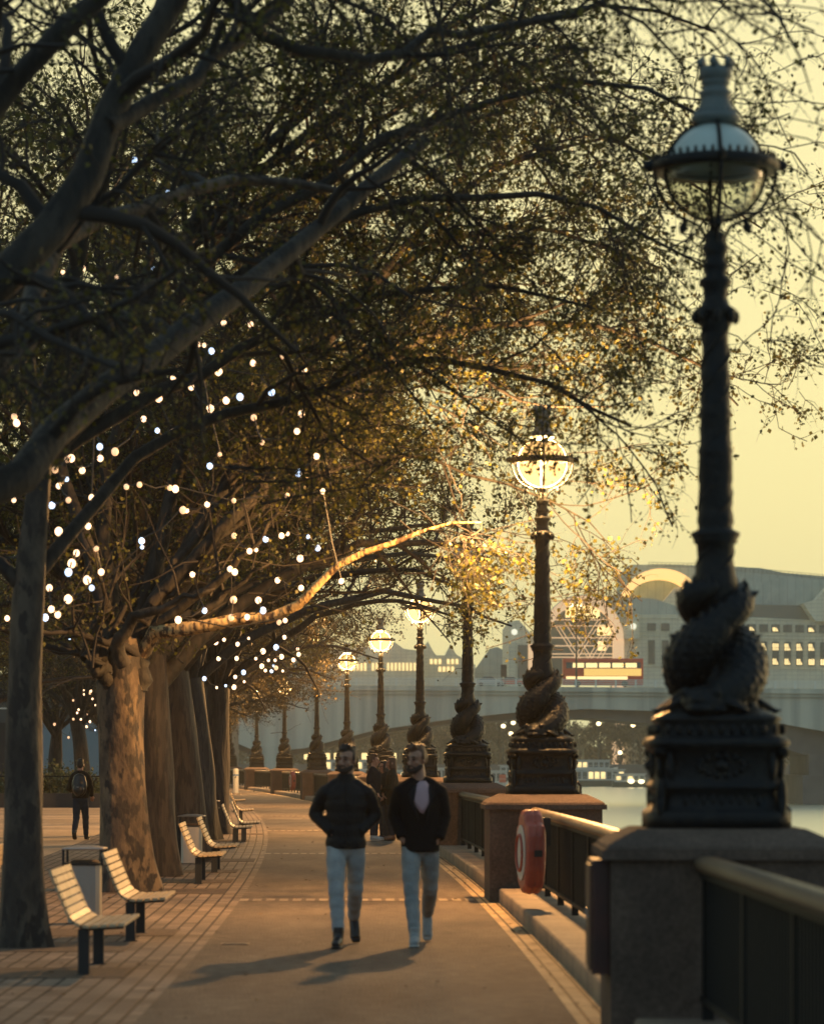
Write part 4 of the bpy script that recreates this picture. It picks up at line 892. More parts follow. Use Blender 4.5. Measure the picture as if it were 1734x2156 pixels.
J2 = dict(hipL=(-.085,0,.93), knL=(-.08,-.12,.49), anL=(-.05,-.26,.12), heelL=(-.045,-.26,.005), toeL=(-.06,-.49,.005),
          hipR=(.085,0,.93), knR=(.095,.16,.50), anR=(.07,.60,.26), heelR=(.068,.64,.22), toeR=(.07,.52,.0),
          shL=(-.178,0,1.41), shR=(.178,0,1.41), elL=(-.235,.05,1.18), wrL=(-.17,-.08,.98), elR=(.225,.04,1.17), wrR=(.175,-.07,.97), head=(-.035,-.02,1.69), hy=R(-35), hp=R(6), pocket=1)
m2 = person((.074, 28.2, 0), 0, 'bearded man walking in a dark blazer over a pink shirt, blue jeans and grey trainers', J2, M['blazer'], M['denim2'], (M['sneaker'], M['sole']), M['hair_brown'], beard=True, coat_hem=.85, jr=.97)
def chest_patch(root, poly, m, name, off=.004, th=.012):
    # a cloth panel following the front of the chest
    b = MB(); n = len(poly)
    c = V3((sum(p[0] for p in poly)/n, 0, sum(p[1] for p in poly)/n)); pts = []
    def fr(x, z): 
        u = (z-.85)/(1.49-.85); ry = np.interp(u, [0,.3,.7,.9,1], [.135,.13,.145,.12,.075])*.97; rx = np.interp(u, [0,.12,.35,.65,.82,.93,1], [.178,.185,.168,.195,.21,.15,.085])*.97
        return -ry*math.sqrt(max(.05, 1-(x/rx)**2))-off
    rings = []
    for q in (1, .66, .33, .02):
        rings.append([(c.x+(x-c.x)*q, fr(c.x+(x-c.x)*q, c.z+(z-c.z)*q)-(0 if q == 1 else .003), c.z+(z-c.z)*q) for x, z in poly])
    bk = [(x, fr(x, z)+th*1.5, z) for x, z in poly]
    b.loft([bk]+rings); b.build(name, m, root, True)
chest_patch(m2, [(-.075,1.31),(-.06,1.38),(-.045,1.46),(.0,1.50),(.05,1.50),(.085,1.46),(.095,1.38),(.085,1.30),(.03,1.20),(.0,1.215)], M['pink'], 'shirt', .018)
chest_patch(m2, [(.075,1.48),(.10,1.46),(.125,1.38),(.105,1.30),(.055,1.12),(.04,1.12),(.09,1.34)], M['lapel'], 'lapel', .024)
chest_patch(m2, [(-.03,1.47),(-.06,1.45),(-.11,1.38),(-.095,1.30),(-.02,1.12),(-.005,1.14),(-.07,1.32)], M['lapel'], 'lapel', .024)
def stand(h=1.75, arms='down', fwd=0):
    s = h/1.81
    J = dict(hipL=(-.085,0,.93), knL=(-.09,-.02,.5), anL=(-.09,.0,.1), heelL=(-.09,.02,.005), toeL=(-.11,-.20,.005), hipR=(.085,0,.93), knR=(.09,-.02,.5), anR=(.09,.0,.1), heelR=(.09,.02,.005), toeR=(.11,-.20,.005),
             shL=(-.17,0,1.43), shR=(.17,0,1.43), elL=(-.23,.03,1.17), wrL=(-.2,-.12,1.0), elR=(.23,.03,1.17), wrR=(.2,-.12,1.0), head=(0,-.02,1.685), hy=0, hp=R(5))
    if arms == 'fold': J['wrL'] = (-.02,-.22,1.18); J['wrR'] = (.03,-.21,1.14); J['elR'] = (.22,-.05,1.14); J['elL'] = (-.22,-.05,1.14)
    if arms == 'stride':
        J.update(knL=(-.08,-.16,.5), anL=(-.07,-.24,.1), heelL=(-.07,-.24,.005), toeL=(-.08,-.45,.005), knR=(.08,.06,.49), anR=(.07,.30,.17), heelR=(.07,.33,.12), toeR=(.08,.18,0), elR=(.27,-.02,1.17), wrR=(.26,-.24,1.12), elL=(-.25,.02,1.17), wrL=(-.23,-.12,1.0))
    o = {}
    for k, v in J.items(): o[k] = tuple(q*s for q in v) if isinstance(v, tuple) else v
    return o
gg = 'group of three people talking by the river wall'
person((-.80, 64.6, 0), R(75), 'man in a long dark parka seen from the side, talking by the railing', stand(1.80), M['navy'], M['darkdenim'], (M['sneaker'], M['sole']), M['hair_brown'], vox=.016, coat_hem=.72, jr=1.08, group=gg)
wb = person((-.58, 65.2, 0), R(-60), 'shorter woman with glasses standing between her two companions', stand(1.66), M['navy'], M['darkdenim'], (M['boot'], M['boot']), M['hair_dark'], vox=.016, coat_hem=.72, jr=.92, longhair=True, group=gg)
gl = MB()
s_ = 1.66/1.81; Hh = V3((0,-.02*s_,1.685*s_)); Mg = Euler((R(5),0,0)).to_matrix()
for s in (-1, 1): gl.tube([Hh+Mg@V3((s*.033+.024*math.cos(a),-.10,.012+.02*math.sin(a))) for a in [i*PI/6 for i in range(13)]], .003, 5)
gl.tube([Hh+Mg@V3((x,-.10 if abs(x)<.06 else .0,.015)) for x in (-.08,-.057,-.01,.01,.057,.08)], .003, 5); gl.build('glasses', M['blackmetal'], wb)
person((-.42, 64.8, 0), R(-80), 'woman with long dark hair and folded arms at the right of the group', stand(1.74, 'fold'), M['olive'], M['darkdenim'], (M['brownshoe'], M['boot']), M['hair_brown'], vox=.016, coat_hem=.74, jr=.95, longhair=True, group=gg)
person((-7.02, 65.4, 0), R(180-8), 'man walking away in a brown jacket and dark jeans, left of the golden trunk', stand(1.69, 'stride'), M['olive'], M['darkdenim'], (M['boot'], M['boot']), M['hair_dark'], vox=.016, coat_hem=.88, jr=1.0)
bp = empty('backpack', (-7.02, 65.4-.20, 1.15), R(-8)); tag(bp, 'black backpack worn by the man walking away', 'backpack')
b = MB(); b.ell((0,0,0), (.17,.10,.25)); b.ell((0,-.08,-.08), (.12,.06,.13)); b.ell((0,.01,.14), (.14,.09,.12)); b.fuse('pack', M['boot'], bp, .015, 3)
b = MB(); b.tube([(0,.02,.24),(0,-.01,.28),(0,.05,.28),(0,.06,.24)], .009, 5); b.build('handle', M['lapel'], bp)
b = MB(); b.box((0,-.145,-.03), (.05,.01,.008)); b.build('logo_tab', M['steel'], bp)
# ------------------------------------------------------------------ far bank, bridge, boats, buildings
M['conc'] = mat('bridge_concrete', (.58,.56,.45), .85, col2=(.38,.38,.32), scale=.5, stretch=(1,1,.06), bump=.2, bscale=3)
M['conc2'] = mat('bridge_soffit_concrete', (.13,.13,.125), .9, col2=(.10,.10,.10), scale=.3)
M['railwhite'] = mat('pale_rail_paint', (.75,.75,.66), .5)
M['stone'] = brickmat('pale_stone_cladding', (.42,.38,.29), (.38,.345,.27), (.25,.23,.18), 2.4, 1.2, .05, off=.0, coords='UV')
M['stone'] = mat('pale_stone_cladding', (.80,.74,.55), .8, col2=(.72,.66,.50), scale=.25)
def griddy(m, w_, h_, dark):
    n = m.node_tree; L = n.links; p = n.nodes['Principled BSDF']; src = p.inputs['Base Color'].links[0].from_socket
    t = n.nodes.new('ShaderNodeTexCoord'); mp_ = n.nodes.new('ShaderNodeMapping'); mp_.inputs['Rotation'].default_value = (-PI/2, 0, 0); b = n.nodes.new('ShaderNodeTexBrick')
    b.offset = 0; b.inputs['Scale'].default_value = 1; b.inputs['Brick Width'].default_value = w_; b.inputs['Row Height'].default_value = h_; b.inputs['Mortar Size'].default_value = .09
    b.inputs['Color1'].default_value = (1,1,1,1); b.inputs['Color2'].default_value = (.93,.93,.93,1); b.inputs['Mortar'].default_value = (dark, dark, dark, 1)
    x = n.nodes.new('ShaderNodeMixRGB'); x.blend_type = 'MULTIPLY'; x.inputs[0].default_value = 1
    L.new(t.outputs['Object'], mp_.inputs[0]); L.new(mp_.outputs[0], b.inputs['Vector']); L.new(src, x.inputs[1]); L.new(b.outputs['Color'], x.inputs[2]); L.new(x.outputs[0], p.inputs['Base Color'])
griddy(M['stone'], 1.75, 1.15, .74)
M['roof'] = mat('grey_green_roof', (.30,.38,.36), .6, col2=(.38,.45,.41), scale=.4)
griddy(M['roof'], 2.4, 30, .6)
M['glassdark'] = mat('dark_glazing', (.06,.085,.09), .2)
M['winlit'] = mat('lit_window', (.5,.4,.2), .5, emit=(1,.72,.30), estr=1.5)
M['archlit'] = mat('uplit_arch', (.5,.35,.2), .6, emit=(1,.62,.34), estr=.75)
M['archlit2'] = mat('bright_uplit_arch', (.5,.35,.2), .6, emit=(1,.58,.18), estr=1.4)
M['disc'] = mat('lit_clock_disc', (.7,.7,.6), .5, emit=(1,.95,.7), estr=1)
M['busred'] = mat('bus_red', (.72,.10,.04), .4)
M['busyellow_glow'] = mat('glowing_bus_yellow', (.62,.42,.10), .5, emit=(1,.6,.16), estr=.9)  # yellow panel brightened by added emission, no lamp behind it
M['white'] = mat('white_paint', (.52,.54,.50), .5)
M['hull'] = mat('dark_green_hull', (.035,.06,.055), .5)
M['lampglow'] = mat('distant_lamp_glow', (.9,.8,.5), .5, emit=(1,.78,.42), estr=4)
M['lit_pale_trunk'] = mat('lit_pale_trunk', (.36,.28,.15), .8)  # light on these trunks and posts is put into the pale colour
M['bluewall'] = mat('blue_grey_wall', (.16,.22,.25), .8)
M['darkwall'] = mat('dark_wall', (.035,.035,.04), .8)
BZ = 464.0
def wz(x, y, D=BZ): p = W(x, y, D); return p
# --- the road bridge
br_ = empty('road_bridge', (0, BZ, 0)); tag(br_, 'long low concrete road bridge crossing the river on wide shallow arches', 'bridge')
inv = V3((0, BZ, 0))
topL = [(-400, 1431), (300, 1437), (714, 1443.5), (1000, 1445), (1734, 1451), (2300, 1457)]
fas = [(640,1576),(784,1539),(960,1513),(1100,1499),(1240,1493),(1384,1497.5),(1510,1508),(1636,1522.7),(1734,1540),(1790,1556)]
sof = [(600,1590),(640,1587),(784,1547),(960,1523),(1100,1514),(1240,1512),(1384,1525),(1510,1545),(1627,1569),(1711,1594),(1745,1604)]
left = [(-400,1560),(-100,1500),(200,1500),(380,1525),(480,1557),(552,1588)]
poly = topL + [(2300,1530),(2100,1520),(1900,1560),(1800,1592)] + fas[::-1] + [(596,1580),(545,1580)] + left[::-1]
b = MB(); b.prism([wz(x, y)-inv for x, y in poly], (0, 1.2, 0)); b.build('fascia', M['conc'], br_)
poly = topL + [(2300,1545),(2100,1535),(1900,1580),(1800,1604)] + sof[::-1] + [(560,1594)] + [(x, y+12) for x, y in left[::-1]]
poly = [(x, y+4) if i < len(topL) else (x, y) for i, (x, y) in enumerate(poly)]
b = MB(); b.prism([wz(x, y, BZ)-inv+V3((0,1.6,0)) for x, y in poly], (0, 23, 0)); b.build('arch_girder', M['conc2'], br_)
b = MB()
for (x0, y0), (x1, y1) in zip(topL, topL[1:]):
    for dy, t in ((8, 2.2), (16, 1.2)):
        b.prism([wz(x0, y0+dy)-inv, wz(x1, y1+dy)-inv, wz(x1, y1+dy+t)-inv, wz(x0, y0+dy+t)-inv], (0, -.35, 0))
b.build('string_course', M['conc'], br_)
for x0, x1, y0 in ((552, 598, 1572), (1702, 1830, 1588)):
    b = MB(); p0, p1 = wz(x0, y0), wz(x1, y0)
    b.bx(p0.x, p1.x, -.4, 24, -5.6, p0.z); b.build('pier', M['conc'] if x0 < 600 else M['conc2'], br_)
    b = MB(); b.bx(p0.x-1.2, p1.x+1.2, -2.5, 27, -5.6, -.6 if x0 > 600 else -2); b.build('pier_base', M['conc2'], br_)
b = MB()
for k in range(4): 
    for (x0, y0), (x1, y1) in zip(topL, topL[1:]):
        a, c = wz(x0, y0)-inv, wz(x1, y1)-inv; h = .25+.28*k
        b.prism([a+V3((0,.3,h)), c+V3((0,.3,h)), c+V3((0,.3,h+.11)), a+V3((0,.3,h+.11))], (0, .08, 0))
xs = np.arange(-300, 2200, 42)
for x in xs:
    y = np.interp(x, [q[0] for q in topL], [q[1] for q in topL]); a = wz(x, y)-inv; b.bx(a.x-.12, a.x+.12, .25, .5, a.z, a.z+1.2)
b.build('parapet_rail', M['railwhite'], br_)
def dk(x): return float(np.interp(x, [q[0] for q in topL], [q[1] for q in topL]))
# vehicles on the bridge
bus = empty('double_decker_bus', W(1268, dk(1268), 470)); tag(bus, 'red double decker bus with yellow side panels crossing the bridge', 'bus')
L_ = 12.2; b = MB()
prof = [(-1.25,.35),(-1.25,2.1),(-1.25,4.1),(-1.1,4.35),(1.1,4.35),(1.25,4.1),(1.25,.35)]
b.loft([[(x, y*q, z) for y, z in prof] for x, q in ((-L_/2,.94),(-L_/2+.25,1),(L_/2-.5,1),(L_/2,.93))]); b.build('bus_body', M['busred'], bus)
b = MB(); b.bx(-L_/2+.5, L_/2-.4, -1.27, -1.255, 2.85, 3.75); b.build('upper_windows', M['glassdark'], bus)
b = MB(); b.bx(-L_/2+.5, L_/2-2.4, -1.27, -1.255, 1.1, 1.62); b.build('lower_windows', M['winlit'], bus)
b = MB(); b.bx(-L_/2+3.2, L_/2-.3, -1.275, -1.255, 1.7, 2.8); b.build('yellow_panel', M['busyellow_glow'], bus)
for x in (-4.6, -2.6, -.6, 1.4, 3.4):
    b = MB(); b.bx(x, x+1.7, -1.28, -1.26, 2.95, 3.65); b.build('upper_window_glow', M['winlit'], bus)
for x in (-3.9, 3.3):
    b = MB(); b.lathe([(.5,-.15),(.5,.15)], 16); b.v = [(p[0]+x, -1.15+p[2], p[1]+.5) for p in b.v]; b.build('wheel', M['boot'], bus)
def car(loc, lab, m, rz=0, grp=None):
    r = empty('car', loc, rz); tag(r, lab, 'car', grp); b = MB()
    b.loft([[(x, y*w_, z) for y, z in ((-.88,.3),(-.9,.7),(-.8,h-.0),(.8,h-.0),(.9,.7),(.88,.3))] for x, h, w_ in ((-2.1,.8,.9),(-1.9,.92,1),(-1.2,1.0,1),(1.3,.98,1),(2.0,.85,.97),(2.1,.7,.9))]); b.build('car_body', m, r)
    b = MB(); b.loft([[(x, y*.72*q, z) for y, z in ((-1,.95),(-.85,h),(.85,h),(1,.95))] for x, h, q in ((-1.5,1.0,.95),(-.9,1.42,1),(.4,1.45,1),(1.1,1.0,.95))]); b.build('cabin', M['glassdark'], r)
    for x in (-1.3, 1.3):
        b = MB(); b.lathe([(.32,-.1),(.32,.1)], 14); b.v = [(p[0]+x, -.85+p[2], p[1]+.32) for p in b.v]; b.build('wheel', M['boot'], r)
    return r
car(W(1030, dk(1030), 469), 'pale car on the bridge, left of the bus', M['white']); car(W(1075, dk(1075), 472), 'small red car on the bridge just right of the pale car', M['busred'])
lp = empty('bridge_lamp', W(1213, dk(1213), 466)); tag(lp, 'tall thin double headed lamp on the bridge in front of the bus', 'street lamp')
b = MB(); b.tube([(0,0,0),(0,0,12.2)], [.16,.09], 8); b.build('pole', M['blackmetal'], lp)
for s in (-1.1, .1):
    b = MB(); b.tube([(0,0,12.1),(s+.3,0,12.3)], .06, 6); b.build('arm', M['blackmetal'], lp); b = MB(); b.ell((s+.35,0,12.35), (.42,.25,.3)); b.build('lamp_head', M['lampglow'], lp, True)
sg = empty('traffic_sign', W(1060, dk(1060), 465.5)); tag(sg, 'small dark signal box on posts at the bridge rail left of the bus', 'sign')
b = MB(); b.bx(-.45,.45,-.1,.1,1.4,3.3); b.build('signal_box', M['blackmetal'], sg); b = MB(); b.bx(-.3,-.2,-.05,.05,0,1.4); b.bx(.2,.3,-.05,.05,0,1.4); b.build('post', M['blackmetal'], sg)
# --- the big station building with glowing arches
SD = 900.0; st = empty('station_building', (W(1300,1600,SD).x, SD, 0)); si = V3(st.location)
tag(st, 'large pale stone station building with two glowing barrel arches and lit windows', 'building')
def q(x, y, D=SD): return W(x, y, D)-si
def slab(name, pts, depth, m, D=SD, vec=None, par=None, sm=False):
    b = MB(); b.prism([q(x, y, D) for x, y in pts], vec or (0, depth, 0)); return b.build(name, m, par or st, sm)
def arcp(cx, cy, rx, ry, a0, a1, n=26): return [(cx+rx*math.cos(R(a0+(a1-a0)*i/n)), cy-ry*math.sin(R(a0+(a1-a0)*i/n))) for i in range(n+1)]
GY = 1640
slab('wall', [(1329,1294),(1460,1294),(1500,1296),(1760,1308),(1900,1314),(1900,GY),(1312,GY),(1312,1345),(1303,1333)], 60, M['stone'])
slab('pylon_wall', [(1070,1308),(1092,1306),(1122,1340),(1150,1345),(1150,GY),(1070,GY)], 60, M['stone'], SD-1)
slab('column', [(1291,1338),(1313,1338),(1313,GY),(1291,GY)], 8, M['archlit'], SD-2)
slab('gable', [(1303,1333),(1329,1294),(1345,1292),(1345,1345),(1303,1345)], 3, M['stone'], SD-2.5)
slab('gable', [(1372,1293),(1420,1237),(1470,1232),(1500,1296)], 20, M['stone'], SD+6)
slab('gable', [(1690,1270),(1718,1262),(1760,1215),(1800,1215),(1800,1308),(1716,1308)], 20, M['stone'], SD-3)
slab('roof', [(1225,1258),(1300,1253),(1380,1262),(1470,1292),(1480,1298),(1329,1298),(1303,1333),(1280,1290)], 60, M['roof'], SD+4)
slab('roof', [(1323,1192),(1330,1189),(1410,1189),(1600,1196),(1650,1206),(1733,1213),(1800,1215),(1800,1312),(1440,1296),(1330,1262)], 60, M['roof'], SD+12)
slab('roof', [(1500,1262),(1640,1215),(1733,1222),(1760,1260),(1760,1309),(1500,1298)], 5, M['roof'], SD+8)
slab('glazed_band', [(1560,1272),(1716,1276),(1716,1307),(1560,1299)], 2, M['glassdark'], SD+5)
# lower arch
cx, cy = 1226, 1345
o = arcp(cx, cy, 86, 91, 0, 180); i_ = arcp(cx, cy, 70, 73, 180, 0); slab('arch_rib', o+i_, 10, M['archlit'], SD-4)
slab('barrel_roof', arcp(cx, cy, 88, 93, -5, 185), 0, M['roof'], SD+6, vec=(9, 55, 0))
slab('arch_glazing', arcp(cx, cy, 71, 74, 0, 180)+[(1155,1440),(1297,1440)], 1, M['glassdark'], SD+3)
for x0, x1, y0, y1 in ((1190,1222,1275,1300),(1226,1262,1276,1302),(1257,1288,1316,1338),(1258,1275,1350,1370),(1195,1210,1281,1296)):
    slab('window', [(x0,y0),(x1,y0),(x1,y1),(x0,y1)], .5, M['winlit'], SD+2)
b = MB()
def bar(x0, y0, x1, y1, t=1.0, D=SD-1):
    a, c = q(x0, y0, D), q(x1, y1, D); b.tube([a, c], t*.14, 5)
for yy in (1305, 1318, 1343, 1360, 1377, 1384): bar(1158, yy, 1296, yy, 1.2)
for k in (0, 8):
    bar(1170+k,1320,1222+k,1400); bar(1188+k,1310,1240+k,1390); bar(1262+k,1300,1205+k,1390); bar(1286+k,1305,1232+k,1395); bar(1290+k,1330,1252+k,1395)
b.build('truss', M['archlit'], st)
# upper arch
cx, cy = 1392, 1270
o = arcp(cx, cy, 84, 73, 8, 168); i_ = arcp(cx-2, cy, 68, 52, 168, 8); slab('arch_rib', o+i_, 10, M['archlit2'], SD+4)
slab('barrel_roof', arcp(cx, cy, 84, 72, 0, 170)+[(1392,1275)], 0, M['roof'], SD+14.5, vec=(14, 55, 0))
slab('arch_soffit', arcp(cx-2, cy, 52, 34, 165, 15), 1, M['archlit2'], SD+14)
slab('roof_box', [(1322,1191),(1336,1189),(1412,1189),(1412,1250),(1322,1250)], 20, M['roof'], SD+30)
# discs, windows
for x, y in ((1082.4, 1331), (1332.5, 1319)):
    b = MB(); b.lathe([(.85,0),(.9,.15),(.8,.3)], 24); p = q(x, y, SD-3.2); b.v = [(v[0]+p.x, p.y-v[2], v[1]+p.z) for v in b.v]; b.build('disc', M['disc'], st)
slab('doorway', [(1090,1358),(1110,1358),(1110,1430),(1090,1430)], .6, M['glassdark'], SD-1.7)
slab('lit_reveal', [(1112,1356),(1128,1356),(1128,1430),(1112,1430)], .6, M['archlit'], SD-1.7)
xsw = [1362, 1391] + [1472+25.2*k for k in range(12)]
for k, x in enumerate(xsw):
    dy = (x-1362)*.012
    slab('window', [(x,1312+dy),(x+18,1312+dy),(x+18,1328+dy),(x,1328+dy)], .5, M['glassdark'], SD-.4)
    slab('tall_window', [(x+2,1348+dy),(x+16,1348+dy),(x+16,1398+dy),(x+2,1398+dy)], .5, M['glassdark'], SD-.4)
rw = random.Random(4)
for k in range(2, 14):
    x = xsw[k]; dy = (x-1362)*.012
    for y0, y1 in ((1352,1366),(1384,1396),(1318,1326)):
        if rw.random() < (.62 if y0 > 1340 else .22): slab('lit_window', [(x+3,y0+dy),(x+15-rw.choice((0,5)),y0+dy),(x+15,y1+dy),(x+3,y1+dy)], .3, M['winlit'], SD-.8)
b = MB()
for x in xsw:
    for dx in (7, 11): bar(x+dx, 1348, x+dx, 1398, .5, SD-.9)
    for yy in (1364, 1381): bar(x+1, yy, x+17, yy, .5, SD-.9)
    bar(x+9, 1312, x+9, 1328, .5, SD-.9)
b.build('window_mullions', M['glassdark'], st)
b = MB()
for y in (1302,1334,1341,1404): bar(1329, y-2, 1790, y+6, .8, SD-.2)
b.build('string_course', M['stone'], st)
b = MB()
for x0, y0, x1, y1 in ((1365,1184,1470,1186),(1470,1186,1800,1216),(1240,1243,1312,1245)):
    for dy in (0, 4, 8): bar(x0, y0+dy, x1, y1+dy, .45, SD+10)
    for k in range(int((x1-x0)/9)): 
        u = k*9/(x1-x0); bar(x0+k*9, y0+(y1-y0)*u, x0+k*9, y0+(y1-y0)*u+9, .45, SD+10)
b.build('roof_railing', M['blackmetal'], st)
# --- hazy buildings further left
def block(pts, D, dep, m, lab, wins=None, name='building'):
    x0 = min(p[0] for p in pts); r = empty(name, (W(x0,1600,D).x, D, 0)); tag(r, lab, 'building'); iv = V3(r.location)
    b = MB(); b.prism([W(x, y, D)-iv for x, y in pts], (0, dep, 0)); b.build('wall', m, r)
    for (a, c, e, f, mm) in (wins or []):
        b = MB(); b.prism([W(x, y, D-.3)-iv for x, y in ((a,c),(e,c),(e,f),(a,f))], (0, .5, 0)); b.build('window', mm, r)
    return r
rw = random.Random(8)
block([(1000,1408),(1010,1395),(1030,1366),(1046,1362),(1062,1370),(1070,1390),(1090,1395),(1090,1640),(1000,1640)], 1010, 30, M['roof'], 'hazy grey building with a rounded roof left of the station')
w_ = [(x, y, x+5, y+10, M['winlit']) for x in range(905, 965, 9) for y in (1388, 1404) if rw.random() < .7]
r9 = block([(880,1390),(886,1372),(900,1350),(912,1372),(918,1380),(936,1380),(948,1356),(960,1378),(1000,1400),(1000,1640),(880,1640)], 1000, 30, M['stone'], 'hazy stone mansion block with steep roofs and warmly lit windows', w_)
w_ = [(x, y, x+3.5, y+16, M['winlit']) for x in range(735, 880, 8) for y in (1396,) if rw.random() < .8]
block([(660,1372),(690,1362),(730,1372),(760,1360),(800,1366),(830,1352),(850,1366),(880,1370),(880,1640),(660,1640)], 990, 30, M['stone'], 'long hazy stone frontage with a row of tall lit windows above the bridge', w_)
block([(380,1380),(470,1372),(560,1380),(660,1376),(660,1640),(380,1640)], 1005, 30, M['roof'], 'hazy grey building far behind the last lamps')
# --- embankment: quay wall, trees, lamps, cars
fb = npmesh('far_bank_ground', [(-500, 830, -.4), (900, 830, -.4), (1500, 2500, -.4), (-1200, 2500, -.4)], [(0,1,2,3)], M['plaza']); tag(fb, kind='structure')
qw = MB(); qw.bx(-500, 900, 828, 830.2, -6, .55); tag(qw.build('quay_wall', M['conc2']), 'long dark stone quay wall along the far bank', 'wall')
def simple_tree(seed, x, D, h, w_, lab, pale=False, dens=900, ls=.55, spread=1):
    rng = np.random.default_rng(seed); base = V3((W(x,1600,D).x, D, -.4)); r = empty('riverside_tree', base); tag(r, lab, 'tree', 'trees on the far bank')
    tr = resample([(0,0,0),(.3,0,h*.3),(-.2,0,h*.55)], 8); V, Q = tubes(tr[None], np.linspace(.5,.3,8)[None], 8); npmesh('trunk', V, Q, M['lit_pale_trunk'] if pale else M['bark2'], r, True)
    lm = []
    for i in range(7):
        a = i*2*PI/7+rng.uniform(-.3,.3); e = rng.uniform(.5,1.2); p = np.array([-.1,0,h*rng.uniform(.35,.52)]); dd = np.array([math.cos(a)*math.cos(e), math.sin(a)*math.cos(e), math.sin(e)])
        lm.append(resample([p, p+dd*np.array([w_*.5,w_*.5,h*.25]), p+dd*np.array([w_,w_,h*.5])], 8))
    lm = np.array(lm); lr = np.repeat(np.linspace(.22,.05,8)[None], 7, 0); V, Q = tubes(lm, lr, 6); npmesh('limbs', V, Q, M['lit_pale_trunk'] if pale else M['twig'], r, True)
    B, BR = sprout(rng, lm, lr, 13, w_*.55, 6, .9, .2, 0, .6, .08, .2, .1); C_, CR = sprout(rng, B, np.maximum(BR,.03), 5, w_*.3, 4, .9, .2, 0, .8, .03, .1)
    V, Q = merge([tubes(B, np.maximum(BR,.03), 4), tubes(C_, np.maximum(CR,.02), 3)]); npmesh('branches', V, Q, M['lit_pale_trunk'] if pale else M['twig'], r)
    V, Q = leaves(rng, C_, 6 if not pale else 2, ls, .3); npmesh('crown', V, Q, M['leaf2'], r)
    return r
td = [(560,9),(610,10),(655,11),(700,10),(745,9),(790,11),(835,10),(880,11),(925,10),(960,12),(1005,11),(1050,12),(1095,11),(1140,11),(1180,12),(1225,10),(1262,12),(1305,11),(1345,12),(1392,11),(1440,10),(1500,9),(1560,9),(1620,8),(1690,9),(1740,9)]
adj = ['leftmost','second','third','fourth','fifth','sixth','seventh','eighth','ninth','tenth','eleventh','twelfth','thirteenth','fourteenth','fifteenth','sixteenth','seventeenth','eighteenth','nineteenth','twentieth','twenty first','twenty second','twenty third','twenty fourth','twenty fifth','rightmost']
for k, (x, h) in enumerate(td):
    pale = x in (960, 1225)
    simple_tree(100+k, x, 845+(k*37 % 40), h+2.5, 6.2, ('bare tree under the bridge arch, its lit bark painted pale, the ' + ('left' if x == 960 else 'right')+' one') if pale else f'{adj[k]} of the far bank trees under the bridge, counted from the left', pale)
rng = np.random.default_rng(31); n_ = 42000; x_ = rng.uniform(-120, 130, n_); top_ = 8.5+2.2*np.sin(x_*.21)+1.6*np.sin(x_*.53+1)+rng.normal(size=n_)*.8
c_ = np.stack([x_, rng.uniform(890, 925, n_), rng.uniform(0, 1, n_)**.8*top_], 1); V, Q = leaves(rng, np.stack([c_, c_+rng.normal(size=c_.shape)*.4], 1), 1, 1.1, .3)
M['wood'] = leafmat('distant_wood_leaf', (.10,.085,.045), (.17,.13,.06), .2); o = npmesh('distant_wood', V, Q, M['wood']); tag(o, 'hazy olive brown mass of park trees behind the far quay', 'trees', kind='stuff')
def quay_lamp(x, y, lab, D=836):
    p = W(x, y, D); r = empty('quay_lamp', (p.x, D, -.4)); tag(r, lab, 'street lamp', 'glowing lamps on the far bank'); b = MB(); b.tube([(0,0,0),(0,0,p.z+.4)], .1, 6); b.build('pole', M['blackmetal'], r)
    b = MB(); b.ell((0,0,p.z+.4), (.62,.5,.55)); b.build('lamp_head', M['lampglow'], r, True)
for x, y, lab in ((1059,1529,'glowing far bank lamp just left of the second big lamp post'),(1075,1545,'dimmer far bank lamp close to the second big lamp post'),(1259.8,1524,'high glowing far bank lamp beside the pale lit tree right of the second lamp'),(1332,1527,'high glowing far bank lamp midway under the arch'),(1304.8,1585,'low glowing far bank lamp above the white boats'),(1630,1584,'small far bank lamp right of the nearest lamp post'),(1080,1522,'faint far bank lamp, the highest left of the second lamp post'),(1000,1532,'far bank lamp between the third and second lamp posts')):
    quay_lamp(x, y, lab)
car(W(1560,1617,831.5), 'pale parked car on the far quay left of the thin trunk', M['white'], 0, 'cars on the far quay'); car(W(1692,1617,833), 'silver parked car on the far quay next to the bridge pier', M['steel'], 0, 'cars on the far quay')
for k, (x, lab) in enumerate(((1644,'thin pale lit post on the far quay right of the nearest lamp'),(1680,'second thin pale lit post on the far quay by the pier'))):
    p = W(x, 1590, 833); b = MB(); b.tube([(0,0,-.4),(0,0,1.69+(1600-1575)*833/6500*1.0+1)], [.35,.22], 7); o = b.build('pale_post', M['lit_pale_trunk']); o.location = (p.x, 833, 0); tag(o, lab, 'post')
